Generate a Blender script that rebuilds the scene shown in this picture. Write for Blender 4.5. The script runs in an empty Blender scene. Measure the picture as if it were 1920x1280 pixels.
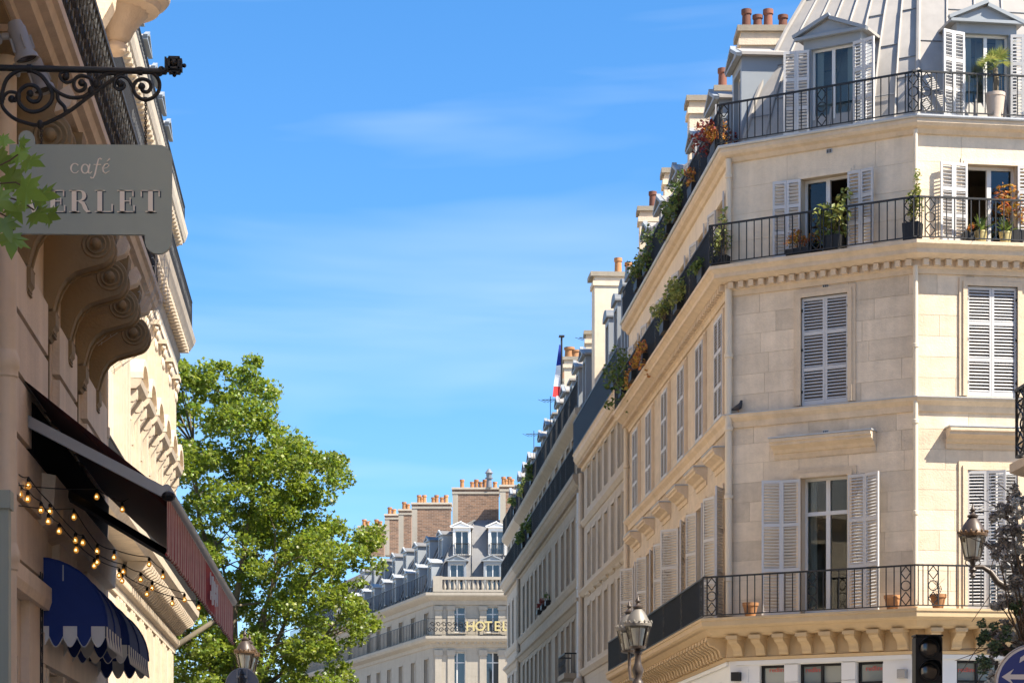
import bpy, math, random
import numpy as np
from mathutils import Vector, Matrix

R = math.radians
rnd = random.Random(11)
scene = bpy.context.scene
col = scene.collection

# ---------------------------------------------------------------- camera, sky, sun, exposure
FPX, YAW, CAMZ, HORIZON = 4400.0, R(4.159), 1.6, 1545.0
SUN = Vector((1.58, -1.0, 2.25)).normalized()          # towards the sun

cam = bpy.data.objects.new('camera', bpy.data.cameras.new('camera'))
col.objects.link(cam)
cam.location = (0, 0, CAMZ)
cam.rotation_euler = (R(90), 0, -YAW)
cam.data.lens = FPX * 36.0 / 1920.0
cam.data.sensor_width = 36.0
cam.data.shift_y = (HORIZON - 640.0) / 1920.0
cam.data.clip_start = 0.1
cam.data.clip_end = 3000
scene.camera = cam

world = bpy.data.worlds.new('World')
scene.world = world
world.use_nodes = True
wn, wl = world.node_tree.nodes, world.node_tree.links
wn.clear()
w_out = wn.new('ShaderNodeOutputWorld')
w_bg = wn.new('ShaderNodeBackground')
w_sky = wn.new('ShaderNodeTexSky')
w_sky.sky_type = 'NISHITA'
w_sky.sun_disc = False
w_sky.sun_elevation = math.asin(SUN.z)
w_sky.sun_rotation = math.atan2(SUN.x, SUN.y)
w_sky.air_density = 1.0
w_sky.dust_density = 0.3
w_sky.ozone_density = 3.0
w_bg.inputs['Strength'].default_value = 0.085
w_tc = wn.new('ShaderNodeTexCoord')
w_up = wn.new('ShaderNodeVectorMath'); w_up.operation = 'MULTIPLY_ADD'
w_up.inputs[1].default_value = (1, 1, 1.1); w_up.inputs[2].default_value = (0, 0, 0.05)
wl.new(w_tc.outputs['Generated'], w_up.inputs[0])
w_nm = wn.new('ShaderNodeVectorMath'); w_nm.operation = 'NORMALIZE'
wl.new(w_up.outputs[0], w_nm.inputs[0]); wl.new(w_nm.outputs[0], w_sky.inputs['Vector'])
w_hs = wn.new('ShaderNodeHueSaturation'); w_hs.inputs['Hue'].default_value = 0.501; w_hs.inputs['Saturation'].default_value = 1.30; w_hs.inputs['Value'].default_value = 1.19
wl.new(w_sky.outputs[0], w_hs.inputs['Color'])
# thin wispy clouds, the same over the whole dome
w_cm = wn.new('ShaderNodeMapping'); w_cm.inputs['Scale'].default_value = (2.2, 2.2, 15.0)
w_cm.inputs['Rotation'].default_value = (0.0, 0.16, 0.0)
wl.new(w_tc.outputs['Generated'], w_cm.inputs['Vector'])
w_cn = wn.new('ShaderNodeTexNoise'); w_cn.inputs['Scale'].default_value = 1.5; w_cn.inputs['Detail'].default_value = 4
w_cn.inputs['Roughness'].default_value = 0.5; w_cn.inputs['Distortion'].default_value = 0.35
wl.new(w_cm.outputs[0], w_cn.inputs['Vector'])
w_cr = wn.new('ShaderNodeMapRange'); w_cr.inputs['From Min'].default_value = 0.455; w_cr.inputs['From Max'].default_value = 0.9
w_cr.inputs['To Max'].default_value = 0.48
wl.new(w_cn.outputs['Fac'], w_cr.inputs['Value'])
w_mx = wn.new('ShaderNodeMix'); w_mx.data_type = 'RGBA'
w_mx.inputs['B'].default_value = (5.2, 5.9, 6.6, 1)
wl.new(w_cr.outputs[0], w_mx.inputs['Factor']); wl.new(w_hs.outputs[0], w_mx.inputs['A'])
wl.new(w_mx.outputs['Result'], w_bg.inputs['Color'])
wl.new(w_bg.outputs[0], w_out.inputs[0])

sun = bpy.data.objects.new('sun', bpy.data.lights.new('sun', 'SUN'))
col.objects.link(sun)
sun.data.energy = 5.0
sun.data.angle = R(0.5)
sun.data.color = (1.0, 0.92, 0.78)
sun.rotation_euler = SUN.to_track_quat('Z', 'Y').to_euler()
sun.location = (30, -20, 60)

scene.view_settings.view_transform = 'Standard'
scene.view_settings.look = 'None'
scene.view_settings.gamma = 1.0
scene.view_settings.exposure = 1.35
scene.view_settings.use_curve_mapping = False
scene.cycles.max_bounces = 8
scene.cycles.diffuse_bounces = 4
scene.cycles.transparent_max_bounces = 12
try:
    scene.cycles.use_denoising = True
except Exception:
    pass

# ---------------------------------------------------------------- materials
def mat(name, c, rough=0.75, metal=0.0, big=0.0, fine=0.0, rand=0.0, streak=0.0, bump=0.0, bscale=40.0, island=0.0,
        spec=0.5, trans=0.0, hue_isl=0.0, emit=None, estr=0.0, fscale=14.0, patch=0.0, trcol=None):
    m = bpy.data.materials.new(name)
    m.use_nodes = True
    n, l = m.node_tree.nodes, m.node_tree.links
    p = n['Principled BSDF']
    p.inputs['Roughness'].default_value = rough
    p.inputs['Metallic'].default_value = metal
    p.inputs['Specular IOR Level'].default_value = spec
    p.inputs['Base Color'].default_value = (*c, 1)
    if emit:
        p.inputs['Emission Color'].default_value = (*emit, 1)
        p.inputs['Emission Strength'].default_value = estr
    geo = n.new('ShaderNodeNewGeometry')
    terms = []
    def noise(scale, amp, vs=(1, 1, 1), det=5):
        mp = n.new('ShaderNodeMapping'); mp.inputs['Scale'].default_value = vs
        l.new(geo.outputs['Position'], mp.inputs['Vector'])
        t = n.new('ShaderNodeTexNoise'); t.inputs['Scale'].default_value = scale; t.inputs['Detail'].default_value = det
        t.inputs['Roughness'].default_value = 0.62
        l.new(mp.outputs[0], t.inputs['Vector'])
        a = n.new('ShaderNodeMath'); a.operation = 'MULTIPLY_ADD'
        a.inputs[1].default_value = amp * 2; a.inputs[2].default_value = -amp
        l.new(t.outputs['Fac'], a.inputs[0])
        terms.append(a.outputs[0])
        return t
    def rterm(sock, amp):
        a = n.new('ShaderNodeMath'); a.operation = 'MULTIPLY_ADD'
        a.inputs[1].default_value = amp * 2; a.inputs[2].default_value = -amp
        l.new(sock, a.inputs[0]); terms.append(a.outputs[0])
    if big: noise(0.55, big)
    if patch: noise(2.6, patch, (1, 1, 1.4), 8)
    if fine: noise(fscale, fine)
    if streak: noise(5.0, streak, (1, 1, 0.06))
    if rand:
        oi = n.new('ShaderNodeObjectInfo'); rterm(oi.outputs['Random'], rand)
    if island: rterm(geo.outputs['Random Per Island'], island)
    colsock = None
    if terms or hue_isl:
        hs = n.new('ShaderNodeHueSaturation'); hs.inputs['Color'].default_value = (*c, 1)
        if terms:
            acc = terms[0]
            for t in terms[1:]:
                a = n.new('ShaderNodeMath'); a.operation = 'ADD'; l.new(acc, a.inputs[0]); l.new(t, a.inputs[1]); acc = a.outputs[0]
            a = n.new('ShaderNodeMath'); a.operation = 'ADD'; a.inputs[1].default_value = 1.0; l.new(acc, a.inputs[0])
            l.new(a.outputs[0], hs.inputs['Value'])
        if hue_isl:
            w = n.new('ShaderNodeTexWhiteNoise'); w.noise_dimensions = '1D'
            l.new(geo.outputs['Random Per Island'], w.inputs['W'])
            a = n.new('ShaderNodeMath'); a.operation = 'MULTIPLY_ADD'; a.inputs[1].default_value = hue_isl * 2; a.inputs[2].default_value = 0.5 - hue_isl
            l.new(w.outputs['Value'], a.inputs[0]); l.new(a.outputs[0], hs.inputs['Hue'])
        colsock = hs.outputs[0]
        l.new(colsock, p.inputs['Base Color'])
    if bump:
        t = n.new('ShaderNodeTexNoise'); t.inputs['Scale'].default_value = bscale; t.inputs['Detail'].default_value = 6
        l.new(geo.outputs['Position'], t.inputs['Vector'])
        b = n.new('ShaderNodeBump'); b.inputs['Strength'].default_value = bump; b.inputs['Distance'].default_value = 0.02
        l.new(t.outputs['Fac'], b.inputs['Height']); l.new(b.outputs[0], p.inputs['Normal'])
    if trans:
        tr = n.new('ShaderNodeBsdfTranslucent'); tr.inputs[0].default_value = (*(trcol or c), 1)
        if colsock and not trcol: l.new(colsock, tr.inputs[0])
        mx = n.new('ShaderNodeMixShader'); mx.inputs[0].default_value = trans
        o = n['Material Output']
        l.new(p.outputs[0], mx.inputs[1]); l.new(tr.outputs[0], mx.inputs[2]); l.new(mx.outputs[0], o.inputs['Surface'])
    return m

def stripes(name, c1, c2, axis, period, rough=0.85, duty=0.5, trans=0.0):
    """woven stripes along an object axis"""
    m = mat(name, c1, rough)
    n, l = m.node_tree.nodes, m.node_tree.links
    tc = n.new('ShaderNodeTexCoord'); sp = n.new('ShaderNodeSeparateXYZ')
    l.new(tc.outputs['Object'], sp.inputs[0])
    a = n.new('ShaderNodeMath'); a.operation = 'DIVIDE'; a.inputs[1].default_value = period
    l.new(sp.outputs[axis], a.inputs[0])
    f = n.new('ShaderNodeMath'); f.operation = 'FRACT'; l.new(a.outputs[0], f.inputs[0])
    g = n.new('ShaderNodeMath'); g.operation = 'GREATER_THAN'; g.inputs[1].default_value = duty; l.new(f.outputs[0], g.inputs[0])
    mx = n.new('ShaderNodeMix'); mx.data_type = 'RGBA'
    mx.inputs['A'].default_value = (*c1, 1); mx.inputs['B'].default_value = (*c2, 1)
    l.new(g.outputs[0], mx.inputs['Factor'])
    t = n.new('ShaderNodeTexNoise'); t.inputs['Scale'].default_value = 9
    hs = n.new('ShaderNodeHueSaturation')
    a2 = n.new('ShaderNodeMath'); a2.operation = 'MULTIPLY_ADD'; a2.inputs[1].default_value = 0.6; a2.inputs[2].default_value = 0.7
    l.new(t.outputs['Fac'], a2.inputs[0]); l.new(a2.outputs[0], hs.inputs['Value'])
    l.new(mx.outputs['Result'], hs.inputs['Color']); l.new(hs.outputs[0], n['Principled BSDF'].inputs['Base Color'])
    return m

def brickmat(name):
    m = mat(name, (0.3, 0.17, 0.1), 0.9)
    n, l = m.node_tree.nodes, m.node_tree.links
    tc = n.new('ShaderNodeNewGeometry')
    sp = n.new('ShaderNodeSeparateXYZ'); l.new(tc.outputs['Position'], sp.inputs[0])
    ad = n.new('ShaderNodeMath'); l.new(sp.outputs[0], ad.inputs[0]); l.new(sp.outputs[1], ad.inputs[1])
    cb = n.new('ShaderNodeCombineXYZ'); l.new(ad.outputs[0], cb.inputs[0]); l.new(sp.outputs[2], cb.inputs[1])
    b = n.new('ShaderNodeTexBrick'); b.inputs['Scale'].default_value = 1.0
    b.inputs['Brick Width'].default_value = 0.32; b.inputs['Row Height'].default_value = 0.11; b.inputs['Mortar Size'].default_value = 0.008
    b.inputs['Color1'].default_value = (0.25, 0.14, 0.085, 1); b.inputs['Color2'].default_value = (0.13, 0.075, 0.05, 1)
    b.inputs['Mortar'].default_value = (0.3, 0.25, 0.2, 1)
    l.new(cb.outputs[0], b.inputs['Vector']); l.new(b.outputs['Color'], n['Principled BSDF'].inputs['Base Color'])
    return m

def clearglass(name, tint=(0.8, 0.85, 0.85), refl=1.0):
    m = bpy.data.materials.new(name); m.use_nodes = True
    n, l = m.node_tree.nodes, m.node_tree.links
    o = n['Material Output']; n.remove(n['Principled BSDF'])
    g = n.new('ShaderNodeBsdfGlossy'); g.inputs['Roughness'].default_value = 0.02
    t = n.new('ShaderNodeBsdfTransparent'); t.inputs[0].default_value = (*tint, 1)
    f = n.new('ShaderNodeFresnel'); f.inputs['IOR'].default_value = 1.5
    a = n.new('ShaderNodeMath'); a.operation = 'MULTIPLY'; a.inputs[1].default_value = refl; a.use_clamp = True
    l.new(f.outputs[0], a.inputs[0])
    x = n.new('ShaderNodeMixShader'); l.new(a.outputs[0], x.inputs[0]); l.new(t.outputs[0], x.inputs[1]); l.new(g.outputs[0], x.inputs[2])
    l.new(x.outputs[0], o.inputs['Surface'])
    return m

ST = dict(big=0.14, fine=0.10, streak=0.17, bump=0.35, bscale=30)
M = {}
M['cream'] = mat('cream_stone', (0.63, 0.51, 0.375), 0.85, patch=0.27, rand=0.14, **ST)
M['cream_trim'] = mat('cream_trim_stone', (0.60, 0.47, 0.33), 0.8, patch=0.2, **ST)
M['cream_plaster'] = mat('cream_plaster', (0.69, 0.57, 0.425), 0.85, patch=0.14, rand=0.04, **ST)
M['mortar'] = mat('mortar', (0.52, 0.42, 0.31), 0.95)
M['ochre'] = mat('ochre_painted_stone', (0.51, 0.37, 0.21), 0.75, big=0.14, patch=0.1, fine=0.07, streak=0.12, bump=0.1)
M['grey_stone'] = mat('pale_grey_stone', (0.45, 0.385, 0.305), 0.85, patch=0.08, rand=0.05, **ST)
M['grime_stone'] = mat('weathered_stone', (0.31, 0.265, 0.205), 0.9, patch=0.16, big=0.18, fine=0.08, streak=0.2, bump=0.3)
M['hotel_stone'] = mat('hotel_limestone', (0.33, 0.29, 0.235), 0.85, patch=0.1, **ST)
M['palace'] = mat('ornate_limestone', (0.58, 0.48, 0.36), 0.85, patch=0.26, big=0.1, fine=0.08, streak=0.22, bump=0.3)
M['cafe_stone'] = mat('cafe_facade_stone', (0.72, 0.58, 0.44), 0.85, patch=0.12, big=0.1, fine=0.06, streak=0.22, rand=0.05, bump=0.3)
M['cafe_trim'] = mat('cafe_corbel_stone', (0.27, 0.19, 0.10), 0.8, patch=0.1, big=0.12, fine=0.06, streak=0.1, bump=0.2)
M['zinc'] = mat('zinc_roofing', (0.31, 0.285, 0.26), 0.6, 0.0, big=0.2, patch=0.2, streak=0.15, rand=0.05, bump=0.08, bscale=6)
M['zinc_dark'] = mat('dark_zinc_roofing', (0.15, 0.16, 0.175), 0.55, 0.1, big=0.15, patch=0.12, streak=0.1)
M['zinc_paint'] = mat('grey_painted_zinc', (0.25, 0.27, 0.29), 0.5, 0.0, big=0.1, patch=0.08)
M['lead'] = mat('lead_flashing', (0.42, 0.43, 0.44), 0.5, 0.3, patch=0.2, fine=0.1)
M['iron'] = mat('black_ironwork', (0.010, 0.010, 0.011), 0.55, 0.0, fine=0.2)
M['blue_iron'] = mat('blue_grey_ironwork', (0.05, 0.065, 0.085), 0.45, 0.2)
M['shutter'] = mat('pale_grey_shutter_paint', (0.50, 0.485, 0.475), 0.55, big=0.08, fine=0.05, rand=0.05)
M['white'] = mat('white_paint', (0.72, 0.71, 0.69), 0.5, big=0.06, fine=0.03)
M['frame'] = mat('window_frame_paint', (0.60, 0.585, 0.56), 0.5, big=0.05)
M['glass'] = mat('window_glass', (0.03, 0.038, 0.045), 0.03, spec=1.0, rand=0.6)
M['clear'] = clearglass('clear_window_glass')
M['lampglass'] = clearglass('lantern_glass', (0.9, 0.9, 0.86), 1.0)
M['dark'] = mat('dark_interior', (0.03, 0.026, 0.022), 0.9)
M['room'] = mat('room_wall', (0.16, 0.13, 0.10), 0.9)
M['curtain'] = mat('white_curtain', (0.7, 0.68, 0.64), 0.9, trans=0.3)
M['blind'] = mat('white_blind', (0.75, 0.75, 0.74), 0.7)
M['terra'] = mat('terracotta', (0.38, 0.18, 0.075), 0.85, big=0.15, fine=0.1, rand=0.2)
M['pot_red'] = mat('chimney_pot_clay', (0.19, 0.075, 0.05), 0.85, fine=0.15, rand=0.3)
M['black_plastic'] = mat('black_plastic', (0.013, 0.013, 0.014), 0.55, spec=0.3)
M['brick'] = brickmat('chimney_brick')
M['asphalt'] = mat('asphalt', (0.13, 0.125, 0.115), 0.9, big=0.2, fine=0.15)
M['paving'] = mat('granite_paving', (0.42, 0.37, 0.31), 0.85, big=0.15, fine=0.1)
M['kerb'] = mat('kerb_granite', (0.36, 0.34, 0.31), 0.8, fine=0.15)
M['ground'] = mat('ground_paving', (0.40, 0.355, 0.30), 0.9, big=0.15)
M['bark'] = mat('plane_bark', (0.15, 0.12, 0.08), 0.9, patch=0.4, fine=0.15, bump=0.4, bscale=14)
M['leaf'] = mat('plane_leaves', (0.155, 0.205, 0.024), 0.42, island=0.55, hue_isl=0.035, trans=0.42, trcol=(0.29, 0.36, 0.032), big=0.35)
M['shrub'] = mat('shrub_leaves', (0.10, 0.145, 0.03), 0.5, island=0.45, hue_isl=0.03, trans=0.35)
M['shrub_pale'] = mat('pale_shrub_leaves', (0.24, 0.27, 0.07), 0.5, island=0.4, hue_isl=0.03, trans=0.35)
M['orange_leaf'] = mat('orange_leaves', (0.42, 0.19, 0.035), 0.55, island=0.4, hue_isl=0.04, trans=0.35)
M['red_leaf'] = mat('red_maple_leaves', (0.22, 0.04, 0.03), 0.55, island=0.4, hue_isl=0.02, trans=0.35)
M['maple'] = mat('fresh_maple_leaves', (0.17, 0.29, 0.055), 0.32, rand=0.35, fine=0.12, trans=0.35, trcol=(0.25, 0.42, 0.05))
M['twig'] = mat('twigs', (0.09, 0.06, 0.04), 0.85)
M['petal'] = mat('blue_grey_flowers', (0.24, 0.22, 0.20), 0.75, island=0.6, hue_isl=0.04, trans=0.2)
M['petal_w'] = mat('white_flowers', (0.5, 0.48, 0.44), 0.75, island=0.4, trans=0.25)
M['petal_g'] = mat('green_flowers', (0.07, 0.11, 0.05), 0.7, island=0.5, trans=0.2)
M['sign'] = mat('grey_green_sign_paint', (0.33, 0.365, 0.31), 0.5, big=0.08, streak=0.10, fine=0.04)
M['cream_letter'] = mat('cream_lettering', (0.86, 0.76, 0.62), 0.5)
M['navy_letter'] = mat('navy_lettering_shadow', (0.03, 0.045, 0.07), 0.5)
M['pipe'] = mat('cream_painted_pipe', (0.70, 0.57, 0.43), 0.55, big=0.12, patch=0.12, streak=0.22, fine=0.08)
M['pipe_light'] = mat('cream_downpipe', (0.62, 0.52, 0.39), 0.5, big=0.08, patch=0.06)
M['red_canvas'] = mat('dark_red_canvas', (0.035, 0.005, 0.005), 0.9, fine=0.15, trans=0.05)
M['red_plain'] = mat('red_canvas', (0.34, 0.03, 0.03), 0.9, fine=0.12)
M['valance'] = stripes('striped_canvas', (0.50, 0.33, 0.28), (0.30, 0.03, 0.03), 1, 0.115, duty=0.55)
M['alu'] = mat('brushed_aluminium', (0.34, 0.33, 0.32), 0.4, 0.6, fine=0.1)
M['blue_canvas'] = mat('blue_canvas', (0.005, 0.028, 0.17), 0.75, fine=0.12)
M['white_canvas'] = mat('white_canvas', (0.62, 0.62, 0.6), 0.85, fine=0.1)
M['bulb'] = mat('lit_amber_bulb', (0.42, 0.19, 0.04), 0.12, emit=(1.0, 0.40, 0.05), estr=0.16)
M['filament'] = mat('glowing_filament', (1, 0.8, 0.4), 0.3, emit=(1.0, 0.72, 0.3), estr=3.0)
M['grey_plastic'] = mat('grey_spotlight', (0.30, 0.29, 0.28), 0.5, big=0.08)
M['bronze'] = mat('brown_bronze', (0.055, 0.038, 0.028), 0.45, 0.15, patch=0.3, fine=0.2)
M['gold'] = mat('gilt_letters', (0.56, 0.45, 0.2), 0.45, 0.3)
M['gilt'] = mat('worn_gilding', (0.10, 0.055, 0.025), 0.5, 0.4, fine=0.3)
M['sign_blue'] = mat('traffic_blue', (0.012, 0.03, 0.22), 0.4)
M['sign_white'] = mat('traffic_white', (0.62, 0.62, 0.64), 0.4)
M['sign_back'] = mat('sign_back_grey', (0.17, 0.18, 0.21), 0.5, 0.2)
M['shopglass'] = mat('shop_window_glass', (0.22, 0.25, 0.24), 0.05, spec=0.8, rand=0.25)
M['zinc_old'] = mat('old_zinc_roofing', (0.155, 0.15, 0.148), 0.6, 0.0, big=0.2, patch=0.2, streak=0.15)
M['matte_black'] = mat('matte_black_canvas', (0.012, 0.008, 0.008), 0.95, spec=0.1)
M['lens'] = mat('dark_signal_lens', (0.03, 0.028, 0.027), 0.12, spec=0.8)
M['lens_green'] = mat('green_signal_lens', (0.0, 0.3, 0.2), 0.2, emit=(0.0, 0.8, 0.5), estr=0.6)
M['red_text'] = mat('red_window_lettering', (0.55, 0.10, 0.08), 0.6)
M['feather'] = mat('dark_feathers', (0.03, 0.03, 0.035), 0.7)
M['flag_blue'] = mat('flag_blue', (0.01, 0.03, 0.25), 0.8, trans=0.3)
M['flag_white'] = mat('flag_white', (0.75, 0.75, 0.76), 0.8, trans=0.3)
M['flag_red'] = mat('flag_red', (0.55, 0.03, 0.03), 0.8, trans=0.3)
M['net'] = mat('white_netting', (0.6, 0.6, 0.6), 0.8)
M['mesh_white'] = M['white']

# ---------------------------------------------------------------- geometry helpers
class MB:
    """collects faces for one mesh"""
    def __init__(s): s.v = []; s.f = []
    def add(s, vs, fs):
        o = len(s.v); s.v += [tuple(p) for p in vs]; s.f += [tuple(i + o for i in f) for f in fs]; return s
    def box(s, x0, x1, y0, y1, z0, z1):
        return s.add([(x0,y0,z0),(x1,y0,z0),(x1,y1,z0),(x0,y1,z0),(x0,y0,z1),(x1,y0,z1),(x1,y1,z1),(x0,y1,z1)],
                     [(0,3,2,1),(4,5,6,7),(0,1,5,4),(1,2,6,5),(2,3,7,6),(3,0,4,7)])
    def tbox(s, T, x0, x1, y0, y1, z0, z1):
        m = MB().box(x0, x1, y0, y1, z0, z1)
        return s.add([T @ Vector(p) for p in m.v], m.f)
    def quad(s, a, b, c, d): return s.add([a, b, c, d], [(0,1,2,3)])
    def prism(s, pts, y0, y1):
        """polygon in (x,z), counter-clockwise seen from -y, swept from y0 (front) to y1"""
        n = len(pts)
        vs = [(x, y0, z) for x, z in pts] + [(x, y1, z) for x, z in pts]
        fs = [tuple(range(n)), tuple(range(2*n-1, n-1, -1))]
        fs += [((i+1) % n, i, n+i, n+(i+1) % n) for i in range(n)]
        return s.add(vs, fs)
    def xprism(s, pts, x0, x1):
        """polygon in (y,z) swept along x"""
        n = len(pts)
        vs = [(x0, y, z) for y, z in pts] + [(x1, y, z) for y, z in pts]
        fs = [tuple(range(n)), tuple(range(2*n-1, n-1, -1))]
        fs += [((i+1) % n, i, n+i, n+(i+1) % n) for i in range(n)]
        return s.add(vs, fs)
    def tube(s, path, r, n=6, caps=True):
        P = [Vector(p) for p in path]
        rs = r if isinstance(r, (list, tuple)) else [r]*len(P)
        o = len(s.v); up = None
        for i, p in enumerate(P):
            t = (P[min(i+1, len(P)-1)] - P[max(i-1, 0)])
            if t.length < 1e-9: t = Vector((0,0,1))
            t.normalize()
            if up is None:
                up = Vector((0,0,1)) if abs(t.z) < 0.9 else Vector((1,0,0))
            a = t.cross(up)
            if a.length < 1e-6: a = t.orthogonal()
            a.normalize(); b = a.cross(t); up = b
            for k in range(n):
                q = p + (a*math.cos(2*math.pi*k/n) + b*math.sin(2*math.pi*k/n))*rs[i]
                s.v.append(tuple(q))
        for i in range(len(P)-1):
            for k in range(n):
                s.f.append((o+i*n+k, o+i*n+(k+1) % n, o+(i+1)*n+(k+1) % n, o+(i+1)*n+k))
        if caps:
            s.f.append(tuple(o+k for k in range(n-1, -1, -1)))
            s.f.append(tuple(o+(len(P)-1)*n+k for k in range(n)))
        return s
    def lathe(s, prof, n=12, c=(0,0,0), caps=True, flute=0.0):
        o = len(s.v)
        for r, z in prof:
            for k in range(n):
                a = 2*math.pi*k/n
                rr = r*(1 - flute*(k % 2))
                s.v.append((c[0]+rr*math.cos(a), c[1]+rr*math.sin(a), c[2]+z))
        for i in range(len(prof)-1):
            for k in range(n):
                s.f.append((o+i*n+k, o+i*n+(k+1) % n, o+(i+1)*n+(k+1) % n, o+(i+1)*n+k))
        if caps:
            s.f.append(tuple(o+k for k in range(n-1, -1, -1)))
            s.f.append(tuple(o+(len(prof)-1)*n+k for k in range(n)))
        return s
    def ball(s, c, r, n=10, m=6, sc=(1,1,1)):
        prof = [(max(1e-4, r*math.sin(math.pi*i/m)), -r*math.cos(math.pi*i/m)) for i in range(m+1)]
        t = MB().lathe(prof, n)
        return s.add([(c[0]+x*sc[0], c[1]+y*sc[1], c[2]+z*sc[2]) for x, y, z in t.v], t.f)
    def mesh(s, name, m, smooth=None):
        me = bpy.data.meshes.new(name)
        me.from_pydata(s.v, [], s.f)
        if m is not None: me.materials.append(m)
        if smooth is not None:
            me.polygons.foreach_set('use_smooth', [True]*len(me.polygons))
            me.set_sharp_from_angle(angle=R(smooth))
        me.update()
        return me

W = {}
def obj(name, mesh, m=None, parent=None, T=None, smooth=None, kind=None, label=None):
    if isinstance(mesh, MB): mesh = mesh.mesh(name, M[m] if isinstance(m, str) else m, smooth)
    o = bpy.data.objects.new(name, mesh)
    col.objects.link(o)
    T = T.copy() if T is not None else Matrix()
    W[o] = T
    if parent is not None:
        o.parent = parent; o.matrix_basis = W[parent].inverted() @ T
    else:
        o.matrix_basis = T
    if kind: o['kind'] = kind
    if label: o['label'] = label
    return o

def tag(o, label, cat, group=None):
    o['label'] = label; o['category'] = cat
    if group: o['group'] = group
    return o

def thing(name, label, cat, loc=(0,0,0), group=None, T=None):
    o = bpy.data.objects.new(name, None); col.objects.link(o)
    o.empty_display_size = 0.3
    T = T.copy() if T is not None else Matrix.Translation(loc)
    W[o] = T; o.matrix_basis = T
    return tag(o, label, cat, group)

_cache = {}
def cached(key, fn):
    if key not in _cache: _cache[key] = fn()
    return _cache[key]

def cube(name, m, parent, T, x0, x1, y0, y1, z0, z1, kind=None):
    me = cached(('cube', m), lambda: MB().box(0,1,0,1,0,1).mesh('block_'+m, M[m]))
    S = Matrix.Diagonal((x1-x0, y1-y0, z1-z0, 1))
    return obj(name, me, None, parent, T @ Matrix.Translation((x0,y0,z0)) @ S, kind=kind)

def Tr(x, y, z): return Matrix.Translation((x, y, z))
def Rz(a): return Matrix.Rotation(a, 4, 'Z')

def at(u, v, D):
    r = (u-960.0)/FPX
    return Vector((D*(math.sin(YAW)+r*math.cos(YAW)), D*(math.cos(YAW)-r*math.sin(YAW)), CAMZ+(HORIZON-v)/FPX*D))

class Fac:
    """frame of a facade: x along the wall (left to right seen from outside), y inwards, z up"""
    def __init__(s, P, ex):
        s.P = Vector(P).to_2d(); s.ex = Vector(ex).to_2d().normalized()
        s.inw = Vector((-s.ex.y, s.ex.x))
        s.M = Matrix(((s.ex.x, s.inw.x, 0, s.P.x), (s.ex.y, s.inw.y, 0, s.P.y), (0,0,1,0), (0,0,0,1)))
    def uv(s, u, v=1545.0, out=0.0):
        """measured point on the wall plane -> (along, height)"""
        a = at(u, 1545, 1.0); d = Vector((a.x, a.y))
        P = s.P - s.inw*out
        den = s.ex.x*d.y - s.ex.y*d.x                    # P + s*ex = t*d
        sv = (d.x*P.y - d.y*P.x)/den
        q = P + s.ex*sv
        D = q.x*math.sin(YAW) + q.y*math.cos(YAW)
        return sv, CAMZ + (HORIZON-v)/FPX*D
    def T(s, x, y, z): return s.M @ Tr(x, y, z)

def sweep(prof, path, caps=True):
    """profile of (outward, z) along a plan polyline; outward is right of travel; mitred"""
    P = [Vector(p).to_2d() for p in path]
    n = len(P); mi = []
    for i in range(n):
        ns = []
        if i > 0: t = (P[i]-P[i-1]).normalized(); ns.append(Vector((t.y, -t.x)))
        if i < n-1: t = (P[i+1]-P[i]).normalized(); ns.append(Vector((t.y, -t.x)))
        if len(ns) == 2:
            b = (ns[0]+ns[1]).normalized(); b = b/max(0.2, b.dot(ns[0]))
        else: b = ns[0]
        mi.append(b)
    mb = MB(); k = len(prof)
    for i in range(n):
        for o, z in prof:
            q = P[i]+mi[i]*o; mb.v.append((q.x, q.y, z))
    for i in range(n-1):
        for j in range(k-1):
            mb.f.append((i*k+j, (i+1)*k+j, (i+1)*k+j+1, i*k+j+1))
    if caps:
        mb.f.append(tuple(range(k-1, -1, -1))); mb.f.append(tuple((n-1)*k+j for j in range(k)))
    return mb

def wall_mesh(s0, s1, h0, h1, ops, depth=0.3):
    mb = MB()
    xs = sorted({s0, s1, *[min(max(o[0], s0), s1) for o in ops], *[min(max(o[1], s0), s1) for o in ops]})
    zs = sorted({h0, h1, *[min(max(o[2], h0), h1) for o in ops], *[min(max(o[3], h0), h1) for o in ops]})
    for i in range(len(xs)-1):
        for j in range(len(zs)-1):
            x, z = (xs[i]+xs[i+1])/2, (zs[j]+zs[j+1])/2
            if any(o[0] < x < o[1] and o[2] < z < o[3] for o in ops): continue
            mb.quad((xs[i],0,zs[j]), (xs[i+1],0,zs[j]), (xs[i+1],0,zs[j+1]), (xs[i],0,zs[j+1]))
    for a, b, c, d in ops:
        mb.quad((a,0,c),(a,0,d),(a,depth,d),(a,depth,c)); mb.quad((b,0,c),(b,depth,c),(b,depth,d),(b,0,d))
        mb.quad((a,0,d),(b,0,d),(b,depth,d),(a,depth,d)); mb.quad((a,0,c),(a,depth,c),(b,depth,c),(b,0,c))
    return mb

def rect_sub(rects, o):
    out = []
    for a, b, c, d in rects:
        if o[0] >= b or o[1] <= a or o[2] >= d or o[3] <= c: out.append((a,b,c,d)); continue
        if o[0] > a: out.append((a, o[0], c, d))
        if o[1] < b: out.append((o[1], b, c, d))
        x0, x1 = max(a, o[0]), min(b, o[1])
        if o[2] > c: out.append((x0, x1, c, o[2]))
        if o[3] < d: out.append((x0, x1, o[3], d))
    return out

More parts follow.
